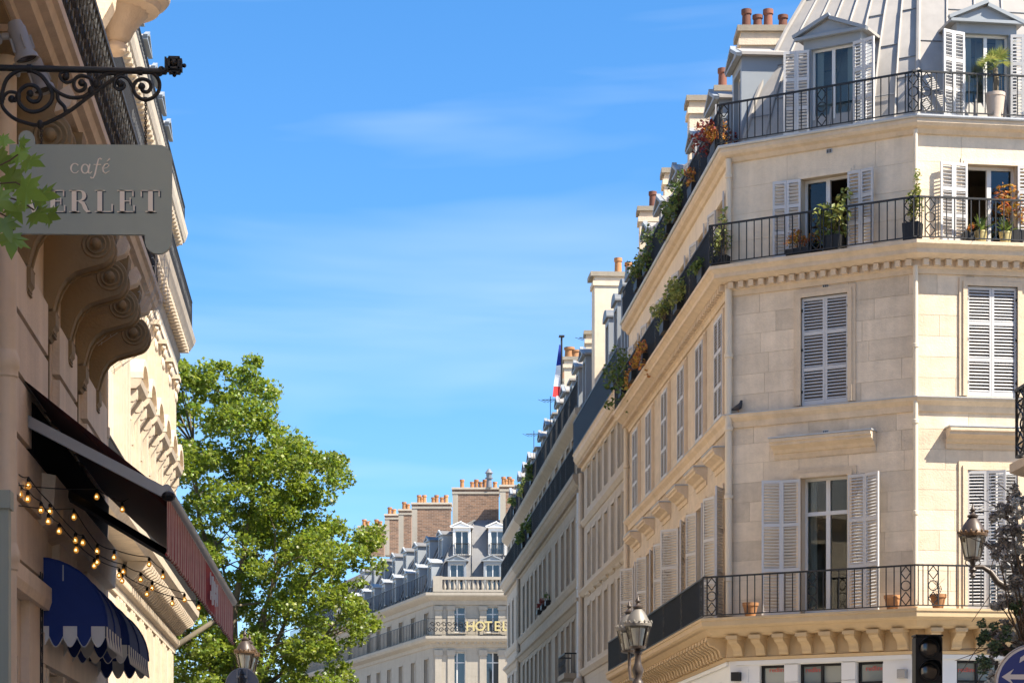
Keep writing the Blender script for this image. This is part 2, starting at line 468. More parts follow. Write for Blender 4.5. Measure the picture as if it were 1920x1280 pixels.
def stone_blocks(wall, fac, s0, s1, h0, h1, ops, m, course=0.4, joined=False, length=(0.75, 1.25), proud=0.006, j=0.0035):
    rr = random.Random(int((s1*7+h0*13+h1*3)*100))
    n = max(1, round((h1-h0)/course)); ch = (h1-h0)/n
    mb = MB()
    for k in range(n):
        x = s0 - rr.uniform(0, 0.6)*(k % 2)
        while x < s1:
            L = rr.uniform(*length)
            rs = [(max(x, s0), min(x+L, s1), h0+k*ch, h0+(k+1)*ch)]
            x += L
            for o in ops: rs = rect_sub(rs, o)
            for a, b, c, d in rs:
                if b-a < 0.07 or d-c < 0.07: continue
                if joined: mb.box(a+j, b-j, -proud, 0.01, c+j, d-j)
                else: cube('stone_block', m, wall, fac.M, a+j, b-j, -proud-rr.uniform(0, .004), 0.01, c+j, d-j)
    if joined: obj('stone_blocks', mb, m, wall, fac.M, kind='stuff')

def window(b, fac, s, h, w, ht, transom=None, inset=0.17, clear=False, opened=None, m='frame', rail=0.055, curtain=True, pane_rows=1):
    """casement window in an opening centred on s with its foot at h"""
    def mk():
        mb = MB(); d0, d1 = 0.0, 0.06
        mb.box(-w/2, -w/2+rail, d0, d1, 0, ht); mb.box(w/2-rail, w/2, d0, d1, 0, ht)
        mb.box(-w/2+rail, w/2-rail, d0, d1, 0, rail*1.6); mb.box(-w/2+rail, w/2-rail, d0, d1, ht-rail, ht)
        mb.box(-rail*.8, rail*.8, d0-.012, d1-.005, rail*1.6, ht-rail)
        if transom: mb.box(-w/2+rail, w/2-rail, d0-.02, d1-.01, ht*transom-rail*.7, ht*transom+rail*.7)
        for q in range(1, pane_rows):
            z = (transom or 1)*ht*q/pane_rows
            mb.box(-w/2+rail, -rail*.8, d0+.01, d1-.02, z-.015, z+.015); mb.box(rail*.8, w/2-rail, d0+.01, d1-.02, z-.015, z+.015)
        return mb.mesh('window_frame', M[m])
    me = cached(('win', round(w,3), round(ht,3), transom, m, rail, pane_rows), mk)
    T = fac.T(s, inset, h)
    o = obj('window', me, None, b, T)
    zs = [(rail*1.6, ht-rail)] if not transom else [(rail*1.6, ht*transom-rail*.7), (ht*transom+rail*.7, ht-rail)]
    for (z0, z1) in zs:
        for sd in (-1, 1):
            if opened == sd: continue
            x0, x1 = (-w/2+rail, -rail*.8) if sd < 0 else (rail*.8, w/2-rail)
            cube('pane', 'clear' if clear else 'glass', o, T, x0, x1, .028, .034, z0, z1)
    if clear:
        rm = MB()
        X, Y0, Y1, Z0, Z1 = w/2+.5, inset+.14, 2.4, -.02, ht+.25
        rm.quad((-X,Y1,Z0),(X,Y1,Z0),(X,Y1,Z1),(-X,Y1,Z1)); rm.quad((-X,Y0,Z0),(-X,Y1,Z0),(-X,Y1,Z1),(-X,Y0,Z1))
        rm.quad((X,Y0,Z0),(X,Y0,Z1),(X,Y1,Z1),(X,Y1,Z0)); rm.quad((-X,Y0,Z1),(X,Y0,Z1),(X,Y1,Z1),(-X,Y1,Z1)); rm.quad((-X,Y0,Z0),(X,Y0,Z0),(X,Y1,Z0),(-X,Y1,Z0))
        obj('room', rm, 'room', o, fac.T(s, 0, h))
        if curtain:
            for sd in (-1, 1):
                cm = MB(); N = 14; pts = []
                for i in range(N+1):
                    t = i/N; x = sd*(w/2+.02 - t*w*.2); y = inset+.16+.035*math.sin(i*1.9)
                    pts.append((x, y))
                for i in range(N): cm.quad((*pts[i], .02), (*pts[i+1], .02), (*pts[i+1], ht-.02), (*pts[i], ht-.02))
                obj('curtain', cm, 'curtain', o, fac.T(s, 0, h))
    return o

def leaf_mesh(w, ht, mname='shutter', rails=3, pitch=0.062):
    """one louvred leaf from x=0..w, centred on y=0, real slats"""
    def mk():
        mb = MB(); t = .018; st = .045
        mb.box(0, st, -t, t, 0, ht); mb.box(w-st, w, -t, t, 0, ht)
        zs = [0.0] + [ht*k/rails for k in range(1, rails)] + [ht]
        for k, z in enumerate(zs):
            a, b_ = (z, z+.09) if k == 0 else ((z-.06, z) if k == len(zs)-1 else (z-.035, z+.035))
            mb.box(st, w-st, -t, t, a, b_)
        for k in range(rails):
            z0 = zs[k]+(.09 if k == 0 else .035); z1 = zs[k+1]-(.06 if k == rails-1 else .035)
            n = max(1, int((z1-z0)/pitch)); p = (z1-z0)/n
            for i in range(n):
                z = z0+(i+.5)*p
                mb.add([(st,-.016,z-.023),(w-st,-.016,z-.023),(w-st,.012,z+.003),(st,.012,z+.003),
                        (st,-.016,z-.010),(w-st,-.016,z-.010),(w-st,.012,z+.014),(st,.012,z+.014)],
                       [(0,3,2,1),(4,5,6,7),(0,1,5,4),(2,3,7,6)])
        return mb.mesh('louvred_leaf', M[mname])
    return cached(('leaf', round(w,3), round(ht,3), mname, rails), mk)

def shutter(b, fac, hinge, h, w, ht, side, ang, out=0.05, fold=None, rails=3, mname='shutter'):
    """open leaf hinged at the jamb; ang 0 lies on the wall, 90 stands out; fold: second leaf hinged to the first"""
    a = R(ang)
    th = math.pi+a if side < 0 else -a
    T = fac.T(hinge, -out, h) @ Rz(th)
    o = obj('shutter', leaf_mesh(w, ht, mname, rails), None, b, T)
    if fold is not None:
        f = R(fold)
        T2 = T @ Tr(w+.006, 0, 0) @ Rz(f if side < 0 else -f)
        obj('shutter', leaf_mesh(w, ht, mname, rails), None, b, T2)
    return o

def surround(b, fac, s, h, w, ht, bw=0.13, proud=0.05, m='cream_trim', sill=False):
    def mk():
        mb = MB()
        for e, p in ((bw, proud*.6), (bw*.55, proud)):
            mb.box(-w/2-e, -w/2, -p, 0.002, 0, ht); mb.box(w/2, w/2+e, -p, 0.002, 0, ht); mb.box(-w/2-e, w/2+e, -p-.001, 0.002, ht, ht+e)
        return mb.mesh('window_surround', M[m])
    obj('window_surround', cached(('sur', round(w,3), round(ht,3), bw, proud, m), mk), None, b, fac.T(s, 0, h))
    if sill: cube('window_sill', m, b, fac.M, s-w/2-.1, s+w/2+.1, -.1, .1, h-.09, h)

def ornament(H, w):
    """iron panel: diamond, ring, diamond"""
    mb = MB(); r = .011; c = H/2; q = H/6
    for z in (q, H-q):
        d = [(0,0,z-q),(w/2,0,z),(0,0,z+q),(-w/2,0,z),(0,0,z-q)]
        for i in range(4): mb.tube([d[i], d[i+1]], r, 4)
    rr = min(q, w/2)*.95
    mb.tube([(rr*math.cos(k*math.pi/8), 0, c+rr*math.sin(k*math.pi/8)) for k in range(17)], r, 4)
    mb.box(-w/2-.014, -w/2+.006, -.012, .012, 0, H); mb.box(w/2-.006, w/2+.014, -.012, .012, 0, H)
    return mb

def railing(b, fac, s0, s1, h, out, H=0.86, pitch=0.165, panels=(), joined=False, m='iron', base=0.05, solid=False, pw=0.2, bw=0.009):
    mb = MB()
    mb.box(s0, s1, -out-.02, -out+.02, h+H-.035, h+H); mb.box(s0, s1, -out-.012, -out+.012, h+base, h+base+.022)
    r = obj('railing', mb, m, b, fac.M)
    pm = cached(('orn', round(H,2), m, pw), lambda: ornament(H-base-.055, pw).mesh('railing_panel', M[m]))
    for p in panels: obj('railing_panel', pm, None, r, fac.T(p, -out, h+base+.022))
    n = max(2, int((s1-s0)/pitch)); bars = MB()
    for i in range(n+1):
        x = s0+(s1-s0)*i/n
        if any(abs(x-p) < pw/2+.03 for p in panels): continue
        if joined: bars.box(x-bw, x+bw, -out-bw, -out+bw, h+base+.022, h+H-.035)
        else: cube('baluster', m, r, fac.M, x-.009, x+.009, -out-.009, -out+.009, h+base+.022, h+H-.035)
    if joined and bars.v: obj('balusters', bars, m, r, fac.M, kind='stuff')
    if solid:
        cube('screen_panel', m, r, fac.M, s0+.02, s1-.02, -out+.014, -out+.024, h+base+.03, h+H-.04)
    return r

def pots(parent, T, xs, y, z, m='pot_red', r=0.11, H=0.42):
    me = cached(('pot', m, r, H), lambda: MB().lathe([(r*.95,0),(r*.85,H*.75),(r*1.05,H*.8),(r*1.05,H),(r*.8,H),(r*.75,H*.5)], 12).mesh('chimney_pot', M[m], 40))
    for k, x in enumerate(xs):
        obj('chimney_pot', me, None, parent, T @ Tr(x, y, z) @ Matrix.Diagonal((1,1,1-.25*(k % 2),1)))

def chimney(b, T, x0, x1, y0, y1, z0, z1, m, pot_xs=(), potm='pot_red', pr=0.11, pH=0.42, quoin=None):
    c = cube('chimney', m, b, T, x0, x1, y0, y1, z0, z1)
    cube('chimney_cap', 'grey_stone' if m != 'cream_plaster' else 'grime_stone', c, T, x0-.08, x1+.08, y0-.08, y1+.08, z1+.001, z1+.13)
    cube('chimney_band', m if m != 'brick' else 'hotel_stone', c, T, x0-.05, x1+.05, y0-.05, y1+.05, z1-.3, z1-.16)
    if quoin:
        cube('chimney_quoin', quoin, c, T, x0-.02, x0+.35, y0-.02, y1+.02, z0, z1-.31)
    pots(c, T, pot_xs, (y0+y1)/2, z1+.12, potm, pr, pH)
    return c

def stack_at(b, u0, u1, vtop, vbot, D, depth, pots_u, m='cream_plaster', potm='pot_red', pr=.11, pH=.42):
    a, b_ = at(u0, vtop, D), at(u1, vtop, D)
    f = Fac((a.x, a.y), (math.cos(YAW), -math.sin(YAW)))
    w_ = (b_-a).length; z0 = at(u0, vbot, D).z
    return chimney(b, f.M, 0, w_, 0, depth, z0, a.z, m, [(u-u0)/(u1-u0)*w_ for u in pots_u], potm, pr, pH)

def dormer(b, fac, s, h, w, ht, y0=0.3, depth=1.5, style='gable', m='zinc_paint', roofm='zinc', clear=False, shut=False, wallw=0.16, shutang=12, head=0.22, win_m='frame'):
    W2 = w/2+wallw
    mb = MB()
    mb.box(-W2, -w/2, 0, depth, 0, ht+head); mb.box(w/2, W2, 0, depth, 0, ht+head); mb.box(-w/2, w/2, 0, .25, ht, ht+head); mb.box(-w/2, w/2, .26, depth, ht+.05, ht+head)
    T = fac.T(s, y0, h)
    d = obj('dormer', mb, m, b, T)
    if style == 'gable':
        e, pk = W2+.14, 0.30*(w+.4)/1.3
        z = ht+head
        pd = MB().prism([(-e, z), (e, z), (e, z+.06), (0, z+pk+.07), (-e, z+.06)], -.02, depth)
        obj('dormer_roof', pd, roofm, d, T)
        tri = MB().prism([(-e+.02, z+.03), (e-.02, z+.03), (0, z+pk)], -.05, -.019)
        obj('pediment', tri, m, d, T)
        mo = MB()
        mo.box(-e-.02, e+.02, -.13, -.0195, z-.03, z+.03)
        for sg in (-1, 1):
            a = Vector((sg*(e+.04), 0, z+.02)); q = Vector((0, 0, z+pk+.06))
            L = (q-a).length; ang = math.atan2(q.z-a.z, q.x-a.x)
            mo.tbox(Tr(a.x, 0, a.z) @ Matrix.Rotation(-ang, 4, 'Y'), 0, L, -.14, -.0205, 0, .07)
        obj('pediment_moulding', mo, m, d, T)
    elif style == 'segment':
        e = W2+.07; z = ht+head; N = 8
        pts = [(e*math.cos(math.pi*k/N), z+.26*math.sin(math.pi*k/N)) for k in range(N+1)]
        obj('dormer_roof', MB().prism([(-e, z-.05), (e, z-.05)]+pts, -.08, depth), roofm, d, T)
    else:
        e = W2+.08; z = ht+head
        obj('dormer_roof', MB().prism([(-e, z), (e, z), (e, z+.07), (-e, z+.07)], -.1, depth), roofm, d, T)
    fr = MB(); rail = .05
    fr.box(-w/2, -w/2+rail, .1, .15, 0, ht); fr.box(w/2-rail, w/2, .1, .15, 0, ht); fr.box(-w/2+rail, w/2-rail, .1, .15, ht-rail, ht); fr.box(-w/2+rail, w/2-rail, .1, .15, 0, .09)
    fr.box(-.035, .035, .09, .145, .09, ht-rail)
    obj('window_frame', fr, win_m, d, T)
    for x0, x1 in ((-w/2+rail, -.035), (.035, w/2-rail)):
        cube('pane', 'clear' if clear else 'glass', d, T, x0, x1, .122, .128, .09, ht-rail)
    if clear:
        cube('room', 'dark', d, T, -w/2+.01, w/2-.01, depth-.1, depth-.05, 0.01, ht)
        for x0, x1 in ((-w/2+.06, -w/2+.2), (w/2-.2, w/2-.06)): cube('curtain', 'curtain', d, T, x0, x1, .2, .22, .02, ht-.02)
    if shut:
        lw = .26
        for sd in (-1, 1):
            Tt = T @ Tr(sd*(w/2+.02), -.04, .02) @ Rz(math.pi+R(shutang) if sd < 0 else -R(shutang))
            obj('shutter', leaf_mesh(lw, ht-.03, 'shutter', 3), None, d, Tt)
            obj('shutter', leaf_mesh(lw, ht-.03, 'shutter', 3), None, d, Tt @ Tr(lw+.006, 0, 0) @ Rz(R(8)*(-1 if sd > 0 else 1)))
    return d

def leaf_cloud(name, parent, m, pts, size, T=None, seed=1, shape='rhomb', up=0.3, kind=None):
    """many small leaf faces at given points"""
    g = np.random.default_rng(seed)
    P = np.asarray(pts, float); n = len(P)
    if shape == 'rhomb':
        tv = np.array([(0,-.5,0),(.3,0,.09),(0,.5,0),(-.3,0,.09)]); tf = [(0,1,2),(0,2,3)]
    elif shape == 'blade':
        tv = np.array([(-.06,0,0),(.06,0,0),(.05,.5,.05),(0,1,-.05),(-.05,.5,.05)]); tf = [(0,1,2,4),(4,2,3)]
    else:  # lobed plane-tree leaf
        tv = np.array([(0,-.42,0),(.22,-.2,.02),(.5,.02,-.06),(.2,.12,.05),(0,.55,-.05),(-.2,.12,.05),(-.5,.02,-.06),(-.22,-.2,.02)])
        tf = [(0,1,3,5),(0,5,7),(1,2,3),(3,4,5),(5,6,7)]
    k = len(tv)
    a = g.uniform(0, 2*np.pi, n); nz = g.normal(size=(n,3)); nz[:,2] += up*2
    nz /= np.linalg.norm(nz, axis=1)[:,None]
    t = np.stack([np.cos(a), np.sin(a), g.uniform(-.5,.5,n)], 1)
    t -= nz*(t*nz).sum(1)[:,None]; t /= np.linalg.norm(t, axis=1)[:,None]
    bt = np.cross(nz, t)
    sz = size*g.uniform(.6, 1.3, n)
    V = P[:,None,:] + sz[:,None,None]*(tv[None,:,0:1]*bt[:,None,:] + tv[None,:,1:2]*t[:,None,:] + tv[None,:,2:3]*nz[:,None,:])
    V = V.reshape(-1, 3)
    faces = []
    for f in tf:
        faces += (np.array(f)[None,:] + (np.arange(n)*k)[:,None]).tolist()
    me = bpy.data.meshes.new(name); me.from_pydata(V.tolist(), [], faces); me.materials.append(M[m] if isinstance(m, str) else m); me.update()
    return obj(name, me, None, parent, T if T is not None else Matrix(), kind=kind)

def blob(n, c, r, seed, hollow=0.35):
    g = np.random.default_rng(seed)
    d = g.normal(size=(n,3)); d /= np.linalg.norm(d, axis=1)[:,None]
    q = g.uniform(hollow**3, 1, n)**(1/3)
    return np.asarray(c, float) + d*q[:,None]*np.asarray(r, float)

# ================================================================ the setting
def struct(name, mb, m, smooth=None):
    return obj(name, mb, m, smooth=smooth, kind='structure')

struct('ground', MB().box(-400, 400, -300, 900, -0.4, -0.02), 'ground')
struct('road', MB().box(-0.2, 6.0, -40, 130, -0.019, -0.01).box(6.01, 60, 28.5, 42.5, -0.0195, -0.0105), 'asphalt')
pv = MB()
pv.box(-2.6, -0.35, -40, 40, -0.019, 0.115); pv.box(6.15, 9, -40, 28.2, -0.019, 0.115); pv.box(6.15, 9, 43, 120, -0.019, 0.115); pv.box(-6, -0.35, 48, 120, -0.019, 0.115)
struct('pavement', pv, 'paving')
kb = MB()
kb.box(-0.345, -0.2, -40, 120, -0.019, 0.12); kb.box(6.0, 6.145, -40, 28.2, -0.019, 0.12); kb.box(6.0, 6.145, 43, 120, -0.019, 0.12)
struct('kerb', kb, 'kerb')
struct('crossing_markings', MB().box(0.2, 0.7, 30, 34, -0.009, -0.005).box(1.2, 1.7, 30, 34, -0.009, -0.005).box(2.2, 2.7, 30, 34, -0.009, -0.005).box(3.2, 3.7, 30, 34, -0.009, -0.005).box(4.2, 4.7, 30, 34, -0.009, -0.005), 'sign_white')

# ================================================================ corner building on the right
XR = 8.0
E1, A1 = (XR, 65.0), (XR, 48.0)
chd = Vector((.8224, -.5689)).normalized()
B1 = Vector(A1) + chd*4.08
rgd = Vector((.9973, .0733)).normalized()
C1 = B1 + rgd*11
fS, fC, fR_ = Fac(E1, (0, -1)), Fac(A1, chd), Fac(B1, rgd)
P1 = [E1, A1, tuple(B1), tuple(C1)]
LS, LC, LR = 17.0, 4.08, 11.0
b1 = thing('corner_building', 'cream stone corner building with chamfered front, grey shutters and zinc dome', 'building', (XR+2, 50, 0))

sideS = [fS.uv(u)[0] for u in (1353, 1317, 1282, 1251, 1221, 1196)]
cC = fC.uv(1547)[0]
cR = 1.53
rightS = [cR, cR+3.0, cR+6.0]
WW = 1.02
H1, T1 = 5.86, 8.62
H2, T2 = 10.09, 12.27
H3, T3 = 13.1, 14.68
SLAB1, STR, SLAB3, SLAB4 = 5.82, 10.02, 13.05, 15.56
SHOP = 5.02

allc = {'S': (fS, sideS, LS), 'C': (fC, [cC], LC), 'R': (fR_, rightS, LR)}
for key, (f, cs, L) in allc.items():
    w = WW if key != 'R' else 1.04
    ops = []
    for c in cs:
        ops += [(c-w/2, c+w/2, H1, T1), (c-w/2, c+w/2, H2, T2), (c-w/2, c+w/2, H3, T3)]
    wl_ = obj('wall', wall_mesh(0, L, SHOP, 15.3, ops), 'mortar', b1, f.M)
    bops = [(o[0], o[1], o[2], o[3]) for o in ops]
    if key == 'S':
        stone_blocks(wl_, f, 0, L, SLAB1, 12.5, bops, 'cream', 0.42, joined=True, length=(.9, 1.3))
        stone_blocks(wl_, f, 0, L, SLAB3, 15.25, bops, 'cream_plaster', 0.55, joined=True, length=(1.6, 2.2), j=.002)
    else:
        Lb = L if key == 'C' else 4.2
        stone_blocks(wl_, f, 0, Lb, SLAB1, STR-.2, bops, 'cream', 0.42)
        stone_blocks(wl_, f, 0, Lb, STR, 12.5, bops, 'cream', 0.42)
        stone_blocks(wl_, f, 0, Lb, SLAB3, 15.25, bops, 'cream_plaster', 0.55, length=(1.3, 2.0), j=.003)
        if key == 'R':
            stone_blocks(wl_, f, Lb, L, SLAB1, 15.25, bops, 'cream', 0.42, joined=True)
    for i, c in enumerate(cs):
        near = key != 'S' and i == 0
        # first floor
        window(b1, f, c, H1, w, T1-H1, transom=.74, clear=near)
        surround(b1, f, c, H1, w, T1-H1, .17, .07)
        # cornice over the first floor window
        z0 = T1+.42
        cp = [(0, z0), (.03, z0), (.04, z0+.10), (.09, z0+.12), (.12, z0+.18), (.24, z0+.24), (.27, z0+.25), (.27, z0+.30), (.31, z0+.32), (.31, z0+.385), (0, z0+.39)]
        cw = 1.1 if key == 'C' else (.95 if key == 'R' else .74)
        hood = obj('window_hood', MB().xprism([(-o, z) for o, z in cp], c-cw, c+cw), 'cream_trim', b1, f.M)
        cube('lead_flashing', 'lead', hood, f.M, c-cw-.02, c+cw+.02, -.32, 0, z0+.392, z0+.42)
        if key == 'S':
            a1, a2 = [(20, 26), (18, 14), (46, 20), (16, 22), (22, 14), (38, 18)][i]
            shutter(b1, f, c-w/2, H1, .52, T1-H1-.02, -1, a1, rails=3)
            shutter(b1, f, c+w/2, H1, .52, T1-H1-.02, 1, a2, rails=3)
        elif key == 'C':
            shutter(b1, f, c-w/2, H1, .40, T1-H1-.02, -1, 8, fold=18)
            shutter(b1, f, c+w/2, H1, .40, T1-H1-.02, 1, 8, fold=20)
        else:
            shutter(b1, f, c-w/2, H1, .38, T1-H1-.02, -1, 165, out=.02, fold=-15)
            shutter(b1, f, c+w/2, H1, .50, T1-H1-.02, 1, 168, out=.02)
        # second floor, shutters closed
        surround(b1, f, c, H2, w, T2-H2, .16, .07)
        for sd in (-1, 1):
            x = c-w/2+.006 if sd < 0 else c+.003
            sh = obj('shutter', leaf_mesh(w/2-.009, T2-H2-.01, 'shutter', 3), None, b1, f.T(x, .01 if key != 'S' else -.075, H2))
        cube('shutter_back', 'room', b1, f.M, c-w/2, c+w/2, .1, .12, H2, T2)
        for sd in (-1, 1):
            for zz in (.25, 1.1, 1.9): cube('hinge', 'iron', b1, f.M, c+sd*w/2-.03, c+sd*w/2+.03, -.03, -.008, H2+zz, H2+zz+.05) if near else None
        # third floor
        window(b1, f, c, H3, w, T3-H3, clear=near, opened=(1 if near and key == 'C' else (-1 if near else None)), curtain=False)
        surround(b1, f, c, H3, w, T3-H3, .12, .04, 'cream_plaster')
        if key == 'S':
            shutter(b1, f, c-w/2, H3, .50, T3-H3, -1, 10, rails=2); shutter(b1, f, c+w/2, H3, .50, T3-H3, 1, 9, rails=2)
        else:
            shutter(b1, f, c-w/2, H3, .29, T3-H3, -1, 6, fold=4); shutter(b1, f, c+w/2, H3, .29, T3-H3, 1, 6, fold=6)
# relief string course, slabs and cornices that run round all three faces
obj('string_course', sweep([(0, STR-.26), (.05, STR-.26), (.07, STR-.14), (.15, STR-.06), (.17, STR), (0, STR+.002)], P1), 'cream_trim', b1)
obj('lead_flashing', sweep([(0.02, STR+.003), (.18, STR+.002), (.18, STR+.02), (0.02, STR+.05)], P1), 'lead', b1)
obj('balcony_slab', sweep([(0, 5.46), (.38, 5.46), (.44, 5.5), (.52, 5.6), (.60, 5.62), (.64, 5.66), (.64, 5.76), (.66, 5.77), (.66, SLAB1), (0, SLAB1)], P1), 'ochre', b1)
obj('frieze', sweep([(0, SHOP-.05), (.06, SHOP-.05), (.10, SHOP+.01), (.06, SHOP+.03), (.05, 5.455), (0, 5.455)], P1), 'ochre', b1)
obj('cornice', sweep([(0, 12.48), (.05, 12.48), (.06, 12.58), (.10, 12.60), (.10, 12.74), (.20, 12.745), (.30, 12.80), (.36, 12.82), (.36, 12.90), (.42, 12.96), (.46, 12.98), (.46, SLAB3), (0, SLAB3)], P1), 'cream_trim', b1)
obj('eaves_cornice', sweep([(0, 15.22), (.06, 15.24), (.10, 15.32), (.18, 15.36), (.22, 15.42), (.22, 15.50), (0, 15.50)], P1), 'cream_trim', b1)
obj('zinc_gutter', sweep([(-.5, 15.502), (.25, 15.502), (.27, 15.53), (.27, SLAB4), (-.5, SLAB4+.02)], P1), 'lead', b1)
# dentils under the cornice
for f, L, joined in ((fS, LS, True), (fC, LC, False), (fR_, 4.4, False)):
    n = int(L/.225); dm = MB()
    for i in range(n):
        x = (i+.5)*L/n
        if joined: dm.box(x-.055, x+.055, -.205, -.09, 12.615, 12.735)
        else: cube('dentil', 'cream_trim', b1, f.M, x-.055, x+.055, -.215, -.09, 12.615, 12.735)
    if joined: obj('dentils', dm, 'cream_trim', b1, f.M, kind='stuff')
# scroll corbels under the lower balcony
cpts = [(0, 5.06), (-.10, 5.06), (-.13, 5.10), (-.14, 5.16), (-.17, 5.22), (-.25, 5.27), (-.33, 5.30), (-.38, 5.35), (-.39, 5.458), (0, 5.458)]
cme = MB().xprism(cpts, -.10, .10).mesh('corbel', M['ochre'])
cmt = MB().box(-.125, .125, -.43, 0, 5.385, 5.459).mesh('corbel_cap', M['ochre'])
for f, L, p in ((fS, LS, .43), (fC, LC, .455), (fR_, 5.0, .455)):
    n = int(L/p)
    for i in range(n):
        o = obj('corbel', cme, None, b1, f.T((i+.5)*L/n, -.045, 0))
        obj('corbel_cap', cmt, None, o, f.T((i+.5)*L/n, -.047, 0))
# railings
for h, out in ((SLAB1, .58), (SLAB3, .40), (SLAB4+.02, .17)):
    n = .3
    railing(b1, fC, -.16-.3*out, LC+.12+.2*out, h, out, panels=(-.02-.2*out, cC-.03 if h < 15 else cC, LC-.02))
    railing(b1, fR_, -.13-.2*out, 6.5, h, out, panels=(.13, 3.1))
    railing(b1, fS, 0, LS+.3*out, h, out, panels=[LS-.12-k*2.8 for k in range(6)], joined=True, pitch=.12)
# downpipes at the corners
def downpipe(b, p, z0, z1, r=.06, m='pipe_light', collars=()):
    o = obj('downpipe', MB().tube([(p[0], p[1], z0), (p[0], p[1], z1)], r, 12), m, b, smooth=40)
    for z in collars:
        obj('pipe_collar', MB().lathe([(r*1.02, 0), (r*1.3, .01), (r*1.3, .08), (r*1.02, .09)], 12, (p[0], p[1], z)), m, o, smooth=40)
    return o
pa = fC.T(.02, -.1, 0).translation
downpipe(b1, pa, 5.9, 12.62, .075, collars=(6.6, 8.3, 9.7, 11.2)); downpipe(b1, pa, 13.1, 15.3, .06, collars=(13.8, 14.9))
pb = fC.T(LC+.0, -.1, 0).translation
downpipe(b1, pb, 5.9, 12.62, .05, collars=(7.7, 9.5, 11.0)); downpipe(b1, pb, 13.1, 15.3, .045, collars=(14.3,))
pe = fS.T(.12, -.1, 0).translation
downpipe(b1, pe, 5.9, 12.62, .07, collars=(7.3, 9.5, 11.5))

# mansard dome of zinc
prof = [(-.30, 15.57), (-.36, 15.9), (-.58, 16.6), (-.90, 17.4), (-1.30, 18.2), (-1.76, 18.98), (-2.3, 19.7), (-2.95, 20.35), (-3.6, 20.8), (-4.0, 21.0)]
roof = obj('roof', sweep(prof, P1, caps=False), 'zinc', b1, smooth=35)
obj('roof_deck', MB().add([(12.0, 50.1, 21.0), (12.6, 49.8, 21.0), (22, 50.4, 21.0), (22, 66, 21.0), (12.0, 66, 21.0)], [(0,1,2,3,4)]), 'zinc', roof)
def profp(f, s, L, tl, tr, lift=.025, lo=0, hi=len(prof)):
    out = []
    for o, z in prof[lo:hi]:
        a, b_ = -o*tl, L+o*tr
        x = a+(b_-a)*s
        out.append(f.M @ Vector((x, -o-lift*.8, z+lift*.5)))
    return out
ta, tb = math.tan(math.acos(max(-1, min(1, Vector((0,-1)).dot(chd))))/2), math.tan(math.acos(chd.dot(rgd))/2)
for f, L, tl, tr, k in ((fC, LC, ta, tb, 8), (fR_, LR, tb, 0, 18), (fS, LS, 0, ta, 26)):
    for i in range(k+1):
        s_ = i/k
        if f is fC and i in (0, k): continue
        obj('roof_seam', MB().tube(profp(f, s_, L, tl, tr), .028, 5), 'zinc', roof)
for f, L, tl, tr, ss in ((fC, LC, ta, tb, (0.0, 1.0)),):
    for s_ in ss: obj('roof_hip', MB().tube(profp(f, s_, L, tl, tr), .05, 6), 'zinc', roof)
for f, L, tl, tr in ((fC, LC, ta, tb), (fR_, 5, tb, 0)):
    rj = MB()
    for k, (lo) in enumerate((2, 3, 4, 5, 6)):
        o, z = prof[lo]
        kk = 8 if f is fC else 8
        for i in range(kk):
            dz = .0 if (i+k) % 2 else -.35
            s0_, s1_ = i/kk, (i+1)/kk
            a, b_ = -o*tl, L+o*tr
            o2 = o - dz*.4
            rj.tube([f.M @ Vector((a+(b_-a)*s0_, -o2-.012, z+dz)), f.M @ Vector((a+(b_-a)*s1_, -o2-.012, z+dz))], .012, 4)
    obj('roof_joints', rj, 'zinc_dark', roof, kind='stuff')
dormer(b1, fC, cC+.03, 15.6, .92, 1.78, y0=.28, depth=1.6, clear=True, shut=True)
dormer(b1, fR_, cR, 15.6, .92, 1.78, y0=.28, depth=1.6, clear=True, shut=True, shutang=16)
dormer(b1, fR_, cR+3.0, 15.6, .92, 1.78, y0=.28, depth=1.6, shut=True)
for s_ in (16.1, 13.2, 10.3, 7.4, 4.5, 1.8):
    dormer(b1, fS, s_, 15.6, .8, 1.75, y0=.3, depth=2.0, shut=(s_ < 15), shutang=6)
# chimneys
stack_at(b1, 1389, 1500, 60, 150, 51.5, .8, (1403, 1424, 1444, 1472), pH=.5)
stack_at(b1, 1293, 1330, 190, 300, 57, .7, (), pr=.1)
stack_at(b1, 1345, 1366, 172, 260, 54, .6, (1357,), pH=.5)
stack_at(b1, 1246, 1266, 325, 420, 61.5, .6, ())
stack_at(b1, 1200, 1234, 396, 500, 65.5, .6, (1225,), pH=.5)
# small stone ventilators
for s_, z in ((cC+.02, 12.42), (cC+.1, 15.12), (cC+.02, 9.46)):
    vt = cube('vent_grille', 'lead', b1, fC.M, s_-.06, s_+.06, -.03, -.005, z, z+.09)
    for k in range(3): cube('vent_bar', 'dark', vt, fC.M, s_-.05+k*.037, s_-.026+k*.037, -.034, -.029, z+.012, z+.078)
